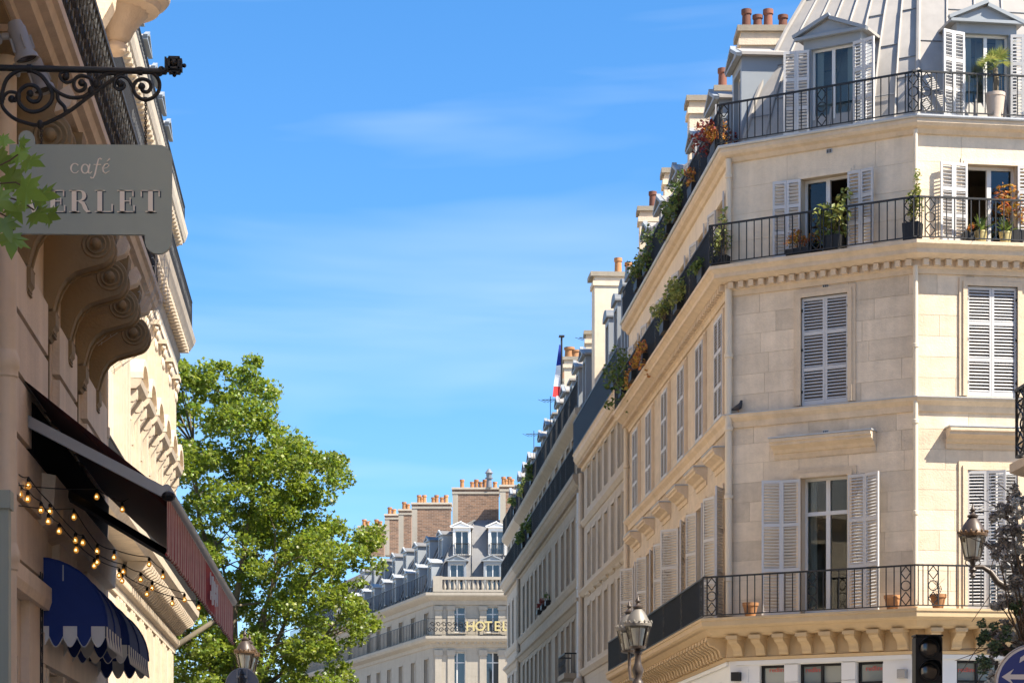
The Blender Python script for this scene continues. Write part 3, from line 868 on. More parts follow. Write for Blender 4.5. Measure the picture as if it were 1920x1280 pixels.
# white shopfront on the ground floor
for f, L, wins in ((fC, LC, [(1424, 1471), (1498, 1578), (1606, 1656)]), (fR_, 6.0, [(1794, 1875), (1900, 1960)]), (fS, LS, None)):
    if wins: ops = [(f.uv(a)[0], f.uv(b_)[0], .5, 4.86) for a, b_ in wins]
    else: ops = [(x, x+1.1, .5, 4.6) for x in (2, 4.6, 7.2, 9.8, 12.4, 14.9)]
    sh = obj('shopfront', wall_mesh(0, L, 0, SHOP-.05, ops, .22), 'white', b1, f.M)
    cube('shop_fascia', 'white', sh, f.M, .15, L-.12, -.05, 0, 4.88, 4.965)
    for a, b_, c0, c1 in ops:
        cube('shop_pane', 'shopglass', sh, f.M, a, b_, .15, .16, c0, c1)
        fr = MB()
        for q in (a, b_-.05): fr.box(q, q+.05, .1, .149, c0, c1)
        fr.box(a+.05, b_-.05, .1, .149, c1-.05, c1); fr.box(a+.05, b_-.05, .1, .149, 4.42, 4.47)
        if b_-a > .8: fr.box((a+b_)/2-.025, (a+b_)/2+.025, .1, .148, c0, c1-.05)
        obj('shop_frame', fr, 'black_plastic', sh, f.M)
    if wins:
        for k in range(len(ops)-1):
            x0, x1 = ops[k][1], ops[k+1][0]
            for q in range(6): cube('pilaster_block', 'white', sh, f.M, x0+.01, x1-.01, -.04, -.001, 4.86-.36*(q+1)+.008, 4.86-.36*q-.008)
    if f is fC:
        for k in range(6):
            cube('panel', 'white', sh, f.M, 3.36, LC-.02, -.02, -.001, 4.82-.42*(k+1), 4.82-.42*k-.012); cube('panel', 'white', sh, f.M, .02, .42, -.02, -.001, 4.82-.42*(k+1), 4.82-.42*k-.012)

def text_mesh(s, m, size, depth=.004, bold=0.0):
    cu = bpy.data.curves.new('lettering', 'FONT'); cu.body = s; cu.size = size; cu.extrude = depth; cu.offset = bold
    cu.resolution_u = 3
    o = bpy.data.objects.new('tmp', cu); col.objects.link(o)
    dg = bpy.context.evaluated_depsgraph_get()
    me = bpy.data.meshes.new_from_object(o.evaluated_get(dg))
    bpy.data.objects.remove(o, do_unlink=True)
    me.materials.clear(); me.materials.append(M[m])
    return me
STAND = Matrix.Rotation(R(90), 4, 'X')
rl = text_mesh('redline', 'red_text', .14)
for f, u, v in ((fC, 1437, 1253), (fC, 1505, 1253), (fC, 1618, 1250), (fR_, 1800, 1252)):
    s_, h_ = f.uv(u, v+4)
    obj('window_lettering', rl, None, b1, f.T(s_, .143, h_-.02) @ STAND)

# ================================================================ terrace of buildings further along the right
def row_wall(b, f, L, h0, h1, rows, stone, trim, w, blocks=True, blinds=False, transom=.72, sills=True, course=.45):
    """rows: (foot, head, [positions], hood?)"""
    ops = []
    for (a, t, cs, *_) in rows: ops += [(c-w/2, c+w/2, a, t) for c in cs]
    wl_ = obj('wall', wall_mesh(0, L, h0, h1, ops, .3), stone, b, f.M)
    if blocks: stone_blocks(wl_, f, 0, L, h0+.02, h1, [(o[0]-.12, o[1]+.12, o[2], o[3]+.12) for o in ops], stone, course, joined=True, length=(1.0, 1.6), proud=.01)
    for (a, t, cs, *opt) in rows:
        for c in cs:
            window(b, f, c, a, w, t-a, transom=transom, inset=.2, rail=.05)
            surround(b, f, c, a, w, t-a, .11, .04, trim)
            if sills: cube('window_sill', trim, b, f.M, c-w/2-.06, c+w/2+.06, -.1, .05, a-.08, a-.002)
            if 'blind' in opt: cube('window_blind', 'blind', b, f.M, c-w/2+.01, c+w/2-.01, .05, .07, t-.3, t-.01)
            if 'hood' in opt:
                z0 = t+.22
                obj('window_hood', MB().xprism([(0, z0), (-.06, z0), (-.22, z0+.14), (-.24, z0+.24), (0, z0+.27)], c-w/2-.28, c+w/2+.28), trim, b, f.M)

def core(b, f, L, depth, h): cube('party_wall', 'grime_stone', b, f.M, .02, L-.02, .5, depth, 0.05, h)

def planter(fac, s, y, h, n, size, spread, m, label, seed, pot='black_plastic', pw=.5, pd=.2, ph=.2, droop=.0, name='balcony_plant', group='plants on the balconies', shape='rhomb'):
    t = thing(name, label, 'plant', fac.T(s, y, h).translation, group)
    T = fac.T(s, y, h)
    obj('planter', MB().prism([(-pw/2*.86, 0), (pw/2*.86, 0), (pw/2, ph), (-pw/2, ph)], -pd/2, pd/2), pot, t, T)
    g = np.random.default_rng(seed)
    k = max(3, n//40); pts = []
    st = MB()
    for i in range(k):
        c = np.array([g.uniform(-.45, .45)*spread[0], g.uniform(-.5, .5)*spread[1], ph+abs(g.normal(.5, .3))*spread[2]*.8 - droop*g.uniform(0, 1)*spread[2]])
        pts.append(blob(n//k, c, (spread[0]*.26, spread[1]*.4, spread[2]*.24), seed*31+i, .1))
        st.tube([(c[0]*.3, 0, ph), (c[0]*.7, c[1]*.6, ph*.5+c[2]*.6), tuple(c)], .008, 4)
    obj('stems', st, 'twig', t, T, kind='stuff')
    leaf_cloud('foliage', t, m, np.concatenate(pts), size, T, seed, shape)
    return t

def antenna(p, label, h=1.6, seed=1):
    t = thing('television_antenna', label, 'antenna', p, 'television antennas on the roofs')
    mb = MB().tube([tuple(p), (p[0], p[1], p[2]+h)], .015, 5)
    obj('mast', mb, 'iron', t)
    br = MB()
    z = p[2]+h*.85
    br.tube([(p[0]-.35, p[1]-.2, z), (p[0]+.35, p[1]+.2, z+.1)], .012, 4)
    for k in range(6):
        q = -0.5+k*.2
        c = (p[0]+q*.7, p[1]+q*.4, z+q*.1)
        br.tube([(c[0]+.12, c[1]-.25, c[2]-.1), (c[0]-.12, c[1]+.25, c[2]+.1)], .009, 4)
    obj('aerial', br, 'iron', t)
    return t

# ---- second building: pale, seven narrow bays, blue-grey railing
f2 = Fac((XR, 77.3), (0, -1)); L2_ = 12.25
b2 = thing('townhouse', 'pale grey townhouse with white blinds and blue grey top railing next to the corner building', 'building', (XR+2, 71, 0))
cs2 = [f2.uv(u)[0] for u in (1105.5, 1115, 1125.5, 1137.5, 1150.5, 1163, 1172)]
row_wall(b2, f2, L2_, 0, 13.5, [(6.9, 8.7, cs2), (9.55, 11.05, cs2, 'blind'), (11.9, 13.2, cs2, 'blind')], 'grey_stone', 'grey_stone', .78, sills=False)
p2 = [(XR, 77.3), (XR, 65.05)]
for z, pr in ((6.7, .16), (9.3, .18), (11.6, .12)):
    obj('string_course', sweep([(0, z-.22), (pr*.4, z-.2), (pr, z-.06), (pr, z), (0, z+.02)], p2), 'grey_stone', b2)
for c in cs2:
    obj('window_hood', MB().xprism([(0, 9.0), (-.03, 9.0), (-.09, 9.06), (-.10, 9.11), (0, 9.12)], c-.5, c+.5), 'grey_stone', b2, f2.M)
obj('cornice', sweep([(0, 13.25), (.08, 13.28), (.1, 13.42), (.26, 13.5), (.34, 13.62), (.34, 13.74), (.38, 13.8), (0, 13.82)], p2), 'cream_trim', b2)
dm = MB()
for i in range(60): dm.box(.1+i*.2, .2+i*.2, -.22, -.09, 13.38, 13.47)
obj('dentils', dm, 'cream_trim', b2, f2.M, kind='stuff')
railing(b2, f2, 0, L2_, 13.82, .34, H=1.05, joined=True, pitch=.13, m='blue_iron', panels=(), solid=False)
obj('roof', sweep([(-.5, 13.83), (-.7, 15.5), (-1.2, 17.5), (-2.4, 18.2), (-8, 18.6)], p2, caps=False), 'zinc_dark', b2, smooth=35)
for k, u in enumerate((1138, 1154, 1168, 1180)):
    s_ = f2.uv(u, out=-.35)[0]
    dormer(b2, f2, s_, 14.3, .72, 3.0, y0=.35, depth=1.4, style='segment', m='zinc_paint', roofm='zinc_dark', wallw=.13)
core(b2, f2, L2_, 9, 13.4)
T2_ = f2.M
cw = cube('chimney_stack', 'cream_plaster', b2, f2.M, -.1, .8, .28, 4.2, 14.5, 19.55)
cube('chimney_cap', 'grime_stone', cw, f2.M, -.18, .88, .14, 4.3, 19.551, 19.70)
cube('chimney_band', 'cream_plaster', cw, f2.M, -.14, .84, .22, 4.25, 19.25, 19.4)
pots(cw, f2.M @ Rz(math.pi/2), (1.1, 1.45, 2.2), -.4, 19.70, 'terra', .13, .55)
stack_at(b2, 1099, 1112, 627, 700, 80, .6, ())
pe2 = f2.T(.1, -.1, 0).translation
downpipe(b2, pe2, .1, 13.2, .08, 'grey_stone', collars=(7, 9.2, 11.4))

# ---- third and fourth: darker weathered fronts with two balconies
def terrace(b, f, L, cs, stone, seed, slabs, x_off=0, top_plants=True, dorm='gable', hoods=True, dn=5):
    rows = [(6.85, 8.6, cs), (9.98, 12.05, cs), (13.35, 14.85, cs), (3.6, 5.6, cs)]
    row_wall(b, f, L, 0, 15.4, rows, stone, stone, .84, sills=True)
    pth = [tuple(f.P), tuple(f.P+f.ex*L)]
    obj('string_course', sweep([(0, 9.62), (.07, 9.66), (.14, 9.82), (.15, 9.9), (0, 9.92)], pth), stone, b)
    obj('window_cornice', sweep([(0, 8.82), (.04, 8.84), (.14, 8.98), (.22, 9.02), (.24, 9.12), (0, 9.16)], pth), stone, b)
    obj('balcony_slab', sweep([(0, 12.55), (.06, 12.6), (.10, 12.75), (.26, 12.9), (.32, 13.02), (.36, 13.05), (.36, 13.2), (0, 13.22)], pth), stone, b)
    obj('eaves_cornice', sweep([(0, 15.0), (.06, 15.05), (.24, 15.2), (.28, 15.26), (.28, 15.42), (-.6, 15.44)], pth), stone, b)
    dm = MB()
    for i in range(int(L/.22)): dm.box(.05+i*.22, .16+i*.22, -.19, -.08, 12.66, 12.76)
    obj('dentils', dm, stone, b, f.M, kind='stuff')
    railing(b, f, 0, L, 13.21, .31, H=.95, joined=True, pitch=.2, panels=[k*2.0+.8 for k in range(int(L/2.0))])
    railing(b, f, 0, L, 15.44, .22, H=.82, joined=True, pitch=.2, panels=[k*2.0+.8 for k in range(int(L/2.0))])
    obj('roof', sweep([(-.35, 15.45), (-.9, 17.0), (-1.5, 17.8), (-3.0, 18.5), (-9, 18.8)], pth, caps=False), 'zinc_dark', b, smooth=30)
    for k in range(dn):
        dormer(b, f, (k+.5)*L/dn, 15.5, .72, 1.62, y0=.14, depth=1.5, style='gable' if (k+seed) % 3 else 'flat', m='zinc_paint', roofm='zinc', wallw=.12, head=.16)
    core(b, f, L, 9, 15.2)

f3 = Fac((XR, 91.0), (0, -1)); L3 = 13.6
b3 = thing('townhouse', 'weathered stone townhouse with two black balconies beyond the pale grey townhouse', 'building', (XR+2, 84, 0))
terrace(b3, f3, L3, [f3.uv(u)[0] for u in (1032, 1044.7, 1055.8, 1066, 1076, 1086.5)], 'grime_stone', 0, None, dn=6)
f3b = Fac((XR, 105.0), (0, -1)); L3b = 13.95
b3b = thing('townhouse', 'dark weathered townhouse with climbing plants on its balcony and flower boxes on the sills', 'building', (XR+2, 98, 0))
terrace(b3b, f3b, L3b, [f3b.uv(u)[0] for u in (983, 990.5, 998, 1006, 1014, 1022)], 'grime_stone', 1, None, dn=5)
f4 = Fac((XR, 113.0), (0, -1)); L4 = 7.95
b4 = thing('townhouse', 'narrow pale stone townhouse at the far end of the right hand row', 'building', (XR+2, 109, 0))
terrace(b4, f4, L4, [1.4, 3.9, 6.4], 'grey_stone', 2, None, dn=3)
cube('end_wall', 'grey_stone', b4, f4.M, -.3, -.001, .0, 8.5, 0.03, 15.4)
downpipe(b3, f3.T(L3-.15, -.12, 0).translation, .1, 12.6, .09, 'lead', collars=(5, 7.3, 9.4, 11.6))
downpipe(b3b, f3b.T(.2, -.1, 0).translation, .1, 12.6, .08, 'grey_stone', collars=(7.3, 9.4, 11.6))
# stacks above the far terrace
stack_at(b3, 1058, 1092, 675, 800, 91, .8, (1068, 1080), 'cream_plaster', 'terra', .2, .45)
stack_at(b3, 1044, 1062, 716, 800, 94, .8, (1056,), 'cream_plaster', 'terra', .2, .6)
chimney(b3b, f3b.M, 8.0, 8.8, 1.2, 2.4, 16.5, 18.7, 'brick', (8.2, 8.6), 'terra')
chimney(b4, f4.M, 5.0, 5.9, 1.2, 2.4, 16.5, 18.6, 'brick', (5.2, 5.6), 'terra')
# lone balcony with scrollwork low on the third building
bs, bh = f3.uv(1062, 1278, .4)
lb = obj('small_balcony', MB().box(bs-2.1, bs+.2, -.5, 0, 6.55, 6.72), 'grime_stone', b3, f3.M)
lr = MB()
for x in np.arange(bs-2.05, bs+.2, .28):
    lr.tube([(x+.1*math.cos(a)*(1-a/9), -.46, 7.1+.1*math.sin(a)*(1-a/9)) for a in np.arange(0, 7, .7)], .012, 4)
    lr.tube([(x+.1*math.cos(a)*(1-a/9), -.46, 6.87-.1*math.sin(a)*(1-a/9)) for a in np.arange(0, 7, .7)], .012, 4)
    lr.box(x-.13, x-.115, -.47, -.45, 6.72, 7.38)
lr.box(bs-2.1, bs+.2, -.48, -.44, 7.36, 7.41); lr.box(bs-2.1, bs+.2, -.47, -.45, 6.73, 6.76)
lr.box(bs-2.1, bs-2.08, -.46, 0, 7.36, 7.41)
for k in range(5): lr.box(bs+.18, bs+.2, -.46+k*.1, -.445+k*.1, 6.72, 7.38)
lr.box(bs+.17, bs+.2, -.46, 0, 7.36, 7.41)
obj('railing', lr, 'iron', b3, f3.M)
# carved head and bracket under the pale townhouse's first string course
cp_ = f2.T(.35, -.2, 0).translation
obj('carved_bracket', MB().ball((cp_.x, cp_.y, 6.2), .2, 10, 8, (1, .9, 1.3)).lathe([(.1, 0), (.22, .15), (.26, .3), (.2, .35)], 10, (cp_.x, cp_.y, 5.6)), 'grey_stone', b2, smooth=50)

# ---- flag on its pole
fp = at(1053, 740, 88)
fl = thing('flag', 'blue white and red flag hanging from a roof pole above the far terrace', 'flag', (fp.x, fp.y, fp.z))
top = at(1053, 632, 88)
obj('flag_pole', MB().tube([(fp.x, fp.y, fp.z-3), tuple(top)], .04, 6).box(top.x-.1, top.x+.1, top.y-.1, top.y+.1, top.z, top.z+.06), 'iron', fl)
N = 10
for m_, z0f, z1f in (('flag_blue', 0.05, .42), ('flag_white', .42, .80), ('flag_red', .80, 1.0)):
    mb = MB()
    for i in range(N):
        a, b_ = z0f+(z1f-z0f)*i/N, z0f+(z1f-z0f)*(i+1)/N
        def pt(t, side):
            z = top.z-.2-t*2.05
            w_ = .05+.26*t
            return (fp.x-.04-(w_ if side else 0), fp.y-.1*math.sin(t*5+side*2)-.05*side, z)
        mb.quad(pt(a, 0), pt(b_, 0), pt(b_, 1), pt(a, 1))
    obj('flag_stripe', mb, m_, fl)

# ================================================================ hotel closing the view
hc = at(812, 1545, 150); hc = Vector((hc.x, hc.y))
fH = Fac(hc, (.9985, -.055)); LH = 12.0
sd = Vector((-math.sin(R(12.0)), math.cos(R(12.0))))
LHs = 46.0
fHs = Fac(hc+sd*LHs, -sd)
bh_ = thing('hotel', 'corner hotel with zinc mansard and brick chimney stacks closing the street', 'building', (hc.x+4, hc.y+6, 0))
PH = [tuple(hc+sd*LHs), tuple(hc), tuple(hc+fH.ex*LH)]
hw = [fH.uv(u)[0] for u in (857, 924)] + [fH.uv(924)[0]+2.3]
def hh(v): return CAMZ+(HORIZON-v)/FPX*150
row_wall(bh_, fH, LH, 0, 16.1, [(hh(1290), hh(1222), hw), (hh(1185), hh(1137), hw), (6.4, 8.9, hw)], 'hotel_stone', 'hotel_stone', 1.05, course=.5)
ss = []
u_ = 802.0
ss = [fHs.uv(u)[0] for u in (800, 775, 752, 730, 710, 692)] + [LHs-25, LHs-29, LHs-33]
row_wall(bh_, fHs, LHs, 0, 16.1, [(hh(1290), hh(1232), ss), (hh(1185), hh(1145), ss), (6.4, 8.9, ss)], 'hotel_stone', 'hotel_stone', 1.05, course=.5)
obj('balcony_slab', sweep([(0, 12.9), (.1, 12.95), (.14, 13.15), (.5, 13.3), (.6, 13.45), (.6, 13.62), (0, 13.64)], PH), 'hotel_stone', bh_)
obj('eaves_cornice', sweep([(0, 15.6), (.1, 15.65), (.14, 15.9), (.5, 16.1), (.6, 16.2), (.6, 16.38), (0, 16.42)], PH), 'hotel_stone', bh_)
dm = MB()
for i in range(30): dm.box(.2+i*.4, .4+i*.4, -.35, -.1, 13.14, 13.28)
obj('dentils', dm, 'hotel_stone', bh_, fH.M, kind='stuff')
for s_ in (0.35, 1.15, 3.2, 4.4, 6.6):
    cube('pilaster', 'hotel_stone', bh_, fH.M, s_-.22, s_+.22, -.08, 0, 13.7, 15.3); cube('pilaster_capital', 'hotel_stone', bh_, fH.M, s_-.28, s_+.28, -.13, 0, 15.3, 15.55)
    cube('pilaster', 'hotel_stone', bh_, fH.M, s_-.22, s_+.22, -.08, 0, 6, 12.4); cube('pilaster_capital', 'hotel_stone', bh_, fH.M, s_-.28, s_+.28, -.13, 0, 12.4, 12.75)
railing(bh_, fHs, 0, LHs+.3, 13.63, .5, H=1.1, joined=True, pitch=.42, panels=(), bw=.016)
railing(bh_, fHs, 0, LHs, 16.4, .5, H=1.15, joined=True, pitch=.42, panels=(), bw=.016)
# scroll-work railing in front of the rooms, carrying the sign
hr = railing(bh_, fH, -.4, LH, 13.63, .5, H=1.1, joined=True, pitch=.5)
sc = MB()
for x in np.arange(-.2, 8.5, .36):
    for (cx, cz, sg) in ((x, 14.0, 1), (x+.18, 14.35, -1)):
        sc.tube([(cx+sg*.17*math.cos(a)*(1-a/10), -.5, cz+.17*math.sin(a)*(1-a/10)) for a in np.arange(0, 8, .8)], .032, 3)
obj('scrollwork', sc, 'iron', hr, fH.M, kind='stuff')
# stone balustrade at the roof edge
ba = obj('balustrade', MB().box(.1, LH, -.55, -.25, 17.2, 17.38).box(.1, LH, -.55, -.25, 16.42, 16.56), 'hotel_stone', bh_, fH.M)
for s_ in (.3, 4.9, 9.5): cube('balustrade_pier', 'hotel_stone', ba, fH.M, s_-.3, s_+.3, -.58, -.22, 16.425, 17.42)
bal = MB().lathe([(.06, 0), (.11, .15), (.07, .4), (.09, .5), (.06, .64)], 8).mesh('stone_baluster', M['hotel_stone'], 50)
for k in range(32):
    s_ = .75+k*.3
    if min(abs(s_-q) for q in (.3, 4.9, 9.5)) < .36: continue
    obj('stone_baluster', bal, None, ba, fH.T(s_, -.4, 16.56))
# roof, dormers and stacks
hp = [(-.2, 16.42), (-.9, 18.3), (-1.7, 20.0), (-2.4, 20.9), (-3.6, 21.5), (-5.5, 21.8)]
hroof = obj('roof', sweep(hp, PH, caps=False), 'zinc_old', bh_, smooth=30)
for f, L, n in ((fH, LH, 12), (fHs, LHs, 50)):
    for i in range(n):
        s_ = (i+.5)*L/n
        pts = [f.M @ Vector((min(max(s_, -o*.75 if f is fH else 0), L if f is fH else L+o*.75), -o-.04, z+.03)) for o, z in hp[:5]]
        obj('roof_seam', MB().tube(pts, .045, 4), 'zinc_old', hroof)
for s_ in hw[:2]:
    dormer(bh_, fH, s_-.0, 16.5, .9, 1.75, y0=.12, depth=1.6, m='zinc_paint', wallw=.14)
    dormer(bh_, fH, s_+.3, 18.95, .86, 1.55, y0=1.05, depth=1.6, m='white', wallw=.14)
    railing(bh_, fH, s_-.2, s_+.8, 18.95, -1.0, H=.75, joined=True, pitch=.12, bw=.016)
for k in range(10):
    s_ = LHs-1.5-k*3.3
    dormer(bh_, fHs, s_, 16.9, .75, 1.3, y0=.15, depth=2.0, m='zinc_paint', wallw=.13, roofm='lead')
    if k < 8: dormer(bh_, fHs, s_-.9, 19.0, .72, 1.15, y0=1.1, depth=1.8, style='gable', m='zinc_paint', wallw=.13, roofm='zinc_old')
hs_ = Fac(hc+sd*0, -sd)
def stack(u0, u1, v1, D, pots_u, quoin=True, v0=1040):
    a, b_ = at(u0, v1, D), at(u1, v1, D)
    f = Fac((a.x, a.y), (math.cos(YAW), -math.sin(YAW)))
    w_ = (b_-a).length; z0 = at(u0, v0, D).z
    chimney(bh_, f.M, 0, w_, 0, 1.4, z0, a.z, 'brick', [(u-u0)/(u1-u0)*w_ for u in pots_u], 'terra', .15*D/155, .62, 'hotel_stone' if quoin else None)
stack(849, 935, 917, 154, (866, 885, 893, 901, 909, 928))
stack(938, 966, 912, 152, (944, 949, 955, 960))
stack(773, 845, 945, 165, (785, 790, 795, 812, 818, 828, 836))
stack(748, 771, 957, 175, (757, 764))
stack(722, 747, 966, 185, (730, 738))
stack(672, 720, 988, 195, (682, 688, 705, 712))
cw_ = at(917, 905, 154)
vn = obj('roof_ventilator', MB().lathe([(.2, -.3), (.16, .25), (.26, .28), (.26, .34)], 10, tuple(cw_)).lathe([(.17, .34), (.2, .62), (.28, .64), (.08, .92)], 8, tuple(cw_)), 'zinc_dark', bh_, smooth=40)
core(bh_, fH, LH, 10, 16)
# gilt sign letters
hsgn = thing('hotel_sign', 'gold capital letters reading HOTEL fixed to the scrollwork balcony railing', 'sign', fH.T(3, -.6, 13.8).translation)
for ch, u in zip('HOTEL', (873, 890, 908, 926, 941)):
    s_, z_ = fH.uv(u, 1181, .56)
    obj('letter', text_mesh(ch, 'gold', .86, .03, .012), None, hsgn, fH.T(s_, -.6, z_-.02) @ STAND)

# ================================================================ near building at the right edge (only its balcony corner shows)
b0 = thing('near_building', 'stone building at the right edge with an ironwork balcony corner', 'building', (XR+3, 15, 0))
f0 = Fac((XR-.10, 25.45), (0, -1)); f0b = Fac((XR+13.9, 25.45), (-1, 0))
w0 = [(k*3.2+2.0, k*3.2+3.1) for k in range(9)]
ops = [(a, b_, z, z+2.3) for a, b_ in w0 for z in (6.0, 9.6, 13.0, 16.2)]
obj('wall', wall_mesh(0, 32, 0, 19.8, ops), 'cream_trim', b0, f0.M); obj('wall', wall_mesh(0, 14, 0, 19.8, []), 'cream_trim', b0, f0b.M)
for a, b_, z, t in ops: cube('pane', 'glass', b0, f0.M, a, b_, .2, .22, z, t)
P0 = [(XR+13.9, 25.45), (XR-.10, 25.45), (XR-.10, -6.5)]
obj('balcony_slab', sweep([(0, 5.28), (.1, 5.3), (.16, 5.42), (.34, 5.5), (.42, 5.54), (.42, 5.64), (0, 5.65)], P0[::-1][::-1]), 'cream_trim', b0)
obj('roof', sweep([(.3, 19.8), (-.2, 20.2), (-1.0, 22.2), (-3, 23.3)], P0, caps=False), 'zinc_dark', b0)
obj('roof_deck', MB().quad((XR+2.9, -6, 23.29), (XR+14, -6, 23.29), (XR+14, 22.5, 23.29), (XR+2.9, 22.5, 23.29)), 'zinc_dark', b0)
for f, a, b_, pn in ((f0, -.36, 8, (-.2, .25, .7, 1.15)), (f0b, 8, 14.36, (14.2, 13.75, 13.3))):
    railing(b0, f, a, b_, 5.65, .36, H=.82, pitch=.12, panels=pn, joined=True, pw=.3)

# ================================================================ unseen building added on the left for the panes to reflect
bq = thing('reflection_building', 'sunlit stone building added out of view across the square for the first floor window panes to mirror', 'building', (-20, 30, 0))
fq = Fac((-18.0, 14.0), (0, 1)); LQ = 29.0
qs = [1.8+2.8*k for k in range(10)]
qo = [(c-.55, c+.55, z, z+2.2) for c in qs for z in (2.0, 5.6, 9.0)]
obj('wall', wall_mesh(0, LQ, 0, 12.2, qo), 'palace', bq, fq.M)
for a, b_, z, t in qo: cube('pane', 'glass', bq, fq.M, a, b_, .2, .22, z, t)
PQ = [(-18, 14), (-18, 43)]
obj('cornice', sweep([(0, 11.6), (.1, 11.7), (.5, 12.0), (.5, 12.25), (0, 12.3)], PQ), 'palace', bq)
obj('string_course', sweep([(0, 5.0), (.2, 5.1), (.2, 5.3), (0, 5.32)], PQ), 'palace', bq)
obj('roof', sweep([(.1, 12.26), (-.6, 14.0), (-1.4, 15.2), (-5, 15.8)], PQ, caps=False), 'zinc_dark', bq)
for c in qs[::2]: dormer(bq, fq, c, 12.6, .9, 1.4, y0=.2, depth=1.5)
cube('party_wall', 'grime_stone', bq, fq.M, .1, LQ-.1, .5, 9, .05, 12.1)

# ================================================================ ornate sunlit building on the left
XL = -5.3
fL = Fac((XL, 44.0), (0, 1)); LL = 30.7
bl = thing('ornate_building', 'sunlit ornate limestone building with pilasters and pedimented windows beside the plane tree', 'building', (XL-3, 60, 0))
PL = [(XL-12, 44.0+LL), (XL, 44.0+LL), (XL, 44.0)][::-1]
PL = [(XL, 44.0), (XL, 44.0+LL), (XL-12, 44.0+LL)]
seg = [58.6+2.6*k-44 for k in range(6)]
tri = [49.2-44, 46.3-44]
wn_ = seg+tri
ops = []
for c in wn_: ops += [(c-.55, c+.55, 8.8, 11.7), (c-.5, c+.5, 13.5, 14.5), (c-.5, c+.5, 17.5, 19.3), (c-.55, c+.55, 2.2, 6.6)]
obj('wall', wall_mesh(0, LL, 0, 20.4, ops), 'palace', bl, fL.M)
fLe = Fac((XL, 44+LL), (-1, 0)); obj('wall', wall_mesh(0, 12, 0, 20.4, []), 'palace', bl, fLe.M)
def swp(p): return sweep(p, PL[::-1] if False else PL)
def ring(name, prof, m='palace'):
    return obj(name, sweep(prof, [(XL-12, 44+LL), (XL, 44+LL), (XL, 44)]) if False else sweep([(-o, z) for o, z in prof], [(XL, 44), (XL, 44+LL), (XL-12, 44+LL)][::-1]) , m, bl) if False else obj(name, sweep(prof, [(XL, 44), (XL, 44+LL), (XL-12, 44+LL)]), m, bl)
ring('entablature', [(0, 7.0), (.06, 7.0), (.08, 7.2), (.16, 7.25), (.18, 7.42), (.1, 7.45), (.1, 7.6)])
ring('balcony_slab', [(0, 8.0), (.62, 8.02), (.68, 8.12), (.75, 8.2), (.78, 8.38), (0, 8.42)])
ring('entablature', [(0, 15.4), (.08, 15.4), (.12, 15.7), (.16, 15.75), (.14, 16.2), (.2, 16.3), (.22, 16.45), (0, 16.45)])
ring('cornice', [(0, 16.62), (.5, 16.64), (.56, 16.75), (.62, 16.85), (.68, 17.0), (0, 17.04)])
ring('attic_cornice', [(0, 19.6), (.08, 19.62), (.1, 19.85), (.34, 20.05), (.4, 20.2), (.44, 20.38), (-.5, 20.42)])
# modillions: rounded brackets under the balcony, blocks under the cornices
mod = MB().xprism([(0, 7.55), (-.12, 7.56), (-.22, 7.64), (-.3, 7.76), (-.42, 7.8), (-.54, 7.86), (-.58, 7.94), (-.56, 8.0), (0, 8.0)], -.10, .10).mesh('modillion', M['palace'], 35)
for k in range(31): obj('modillion', mod, None, bl, fL.T(LL-.15-k*.56, -.09, 0))
mod2 = MB().box(-.11, .11, -.5, 0, 16.46, 16.62).mesh('modillion_block', M['palace'])
for k in range(56): obj('modillion_block', mod2, None, bl, fL.T(LL-.2-k*.45, -.0, 0))
mod3 = MB().box(-.09, .09, -.3, 0, 19.86, 20.02).mesh('modillion_block', M['palace'])
for k in range(56): obj('modillion_block', mod3, None, bl, fL.T(LL-.2-k*.45, -.0, 0))
dm = MB()
for k in range(150): dm.box(LL-.05-k*.2-.1, LL-.05-k*.2, -.2, -.09, 7.26, 7.4)
obj('dentils', dm, 'palace', bl, fL.M, kind='stuff')
# fluted pilasters
def pilaster(s_, w, z0, z1, cap=True, proud=.2):
    mb = MB(); n = 5
    mb.box(s_-w/2, s_+w/2, -proud*.6, 0, z0, z1)
    for k in range(n):
        x = s_-w/2+(k+.5)*w/n
        mb.box(x-w/n*.26, x+w/n*.26, -proud, -proud*.59, z0+.2, z1-.1)
    p = obj('pilaster', mb, 'palace', bl, fL.M)
    cube('pilaster_base', 'palace', p, fL.M, s_-w/2-.05, s_+w/2+.05, -proud-.06, .0, z0, z0+.22)
    if cap:
        c = MB().box(s_-w/2-.1, s_+w/2+.1, -proud-.14, 0, z1-.1, z1+.02)
        for k in range(3):
            for zz, pr in ((z1-.75, .05), (z1-.45, .1)):
                x = s_-w/2+(k+.5)*w/3
                c.ball((x, -proud-pr+.05, zz+.15), .09, 6, 5, (.9, .7, 1.9))
        for x in (s_-w/2, s_+w/2): c.ball((x, -proud-.04, z1-.2), .09, 8, 5, (1, .8, .9))
        obj('pilaster_capital', c, 'palace', p, fL.M, smooth=60)
mids = [(seg[k]+seg[k+1])/2 for k in range(5)]
for x in mids + [seg[5]+1.35]: pilaster(x, .55, 8.45, 15.38)
for x in (seg[0]-1.4, seg[0]-2.15, seg[0]-3.1, tri[0]+1.5, tri[0]-1.4, tri[1]-1.4): pilaster(x, .55, 8.45, 15.38)
for x in [m_ for m_ in mids]+[seg[5]+1.35, seg[0]-1.4, seg[0]-2.4, tri[0]+1.5, tri[0]-1.4]:
    pilaster(x-.32, .34, 0.3, 6.98, cap=False, proud=.1); pilaster(x+.32, .34, .3, 6.98, cap=False, proud=.1)
for x in mids+[seg[5]+1.35, seg[0]-1.4]: cube('attic_pilaster', 'palace', bl, fL.M, x-.3, x+.3, -.08, 0, 17.05, 19.58)
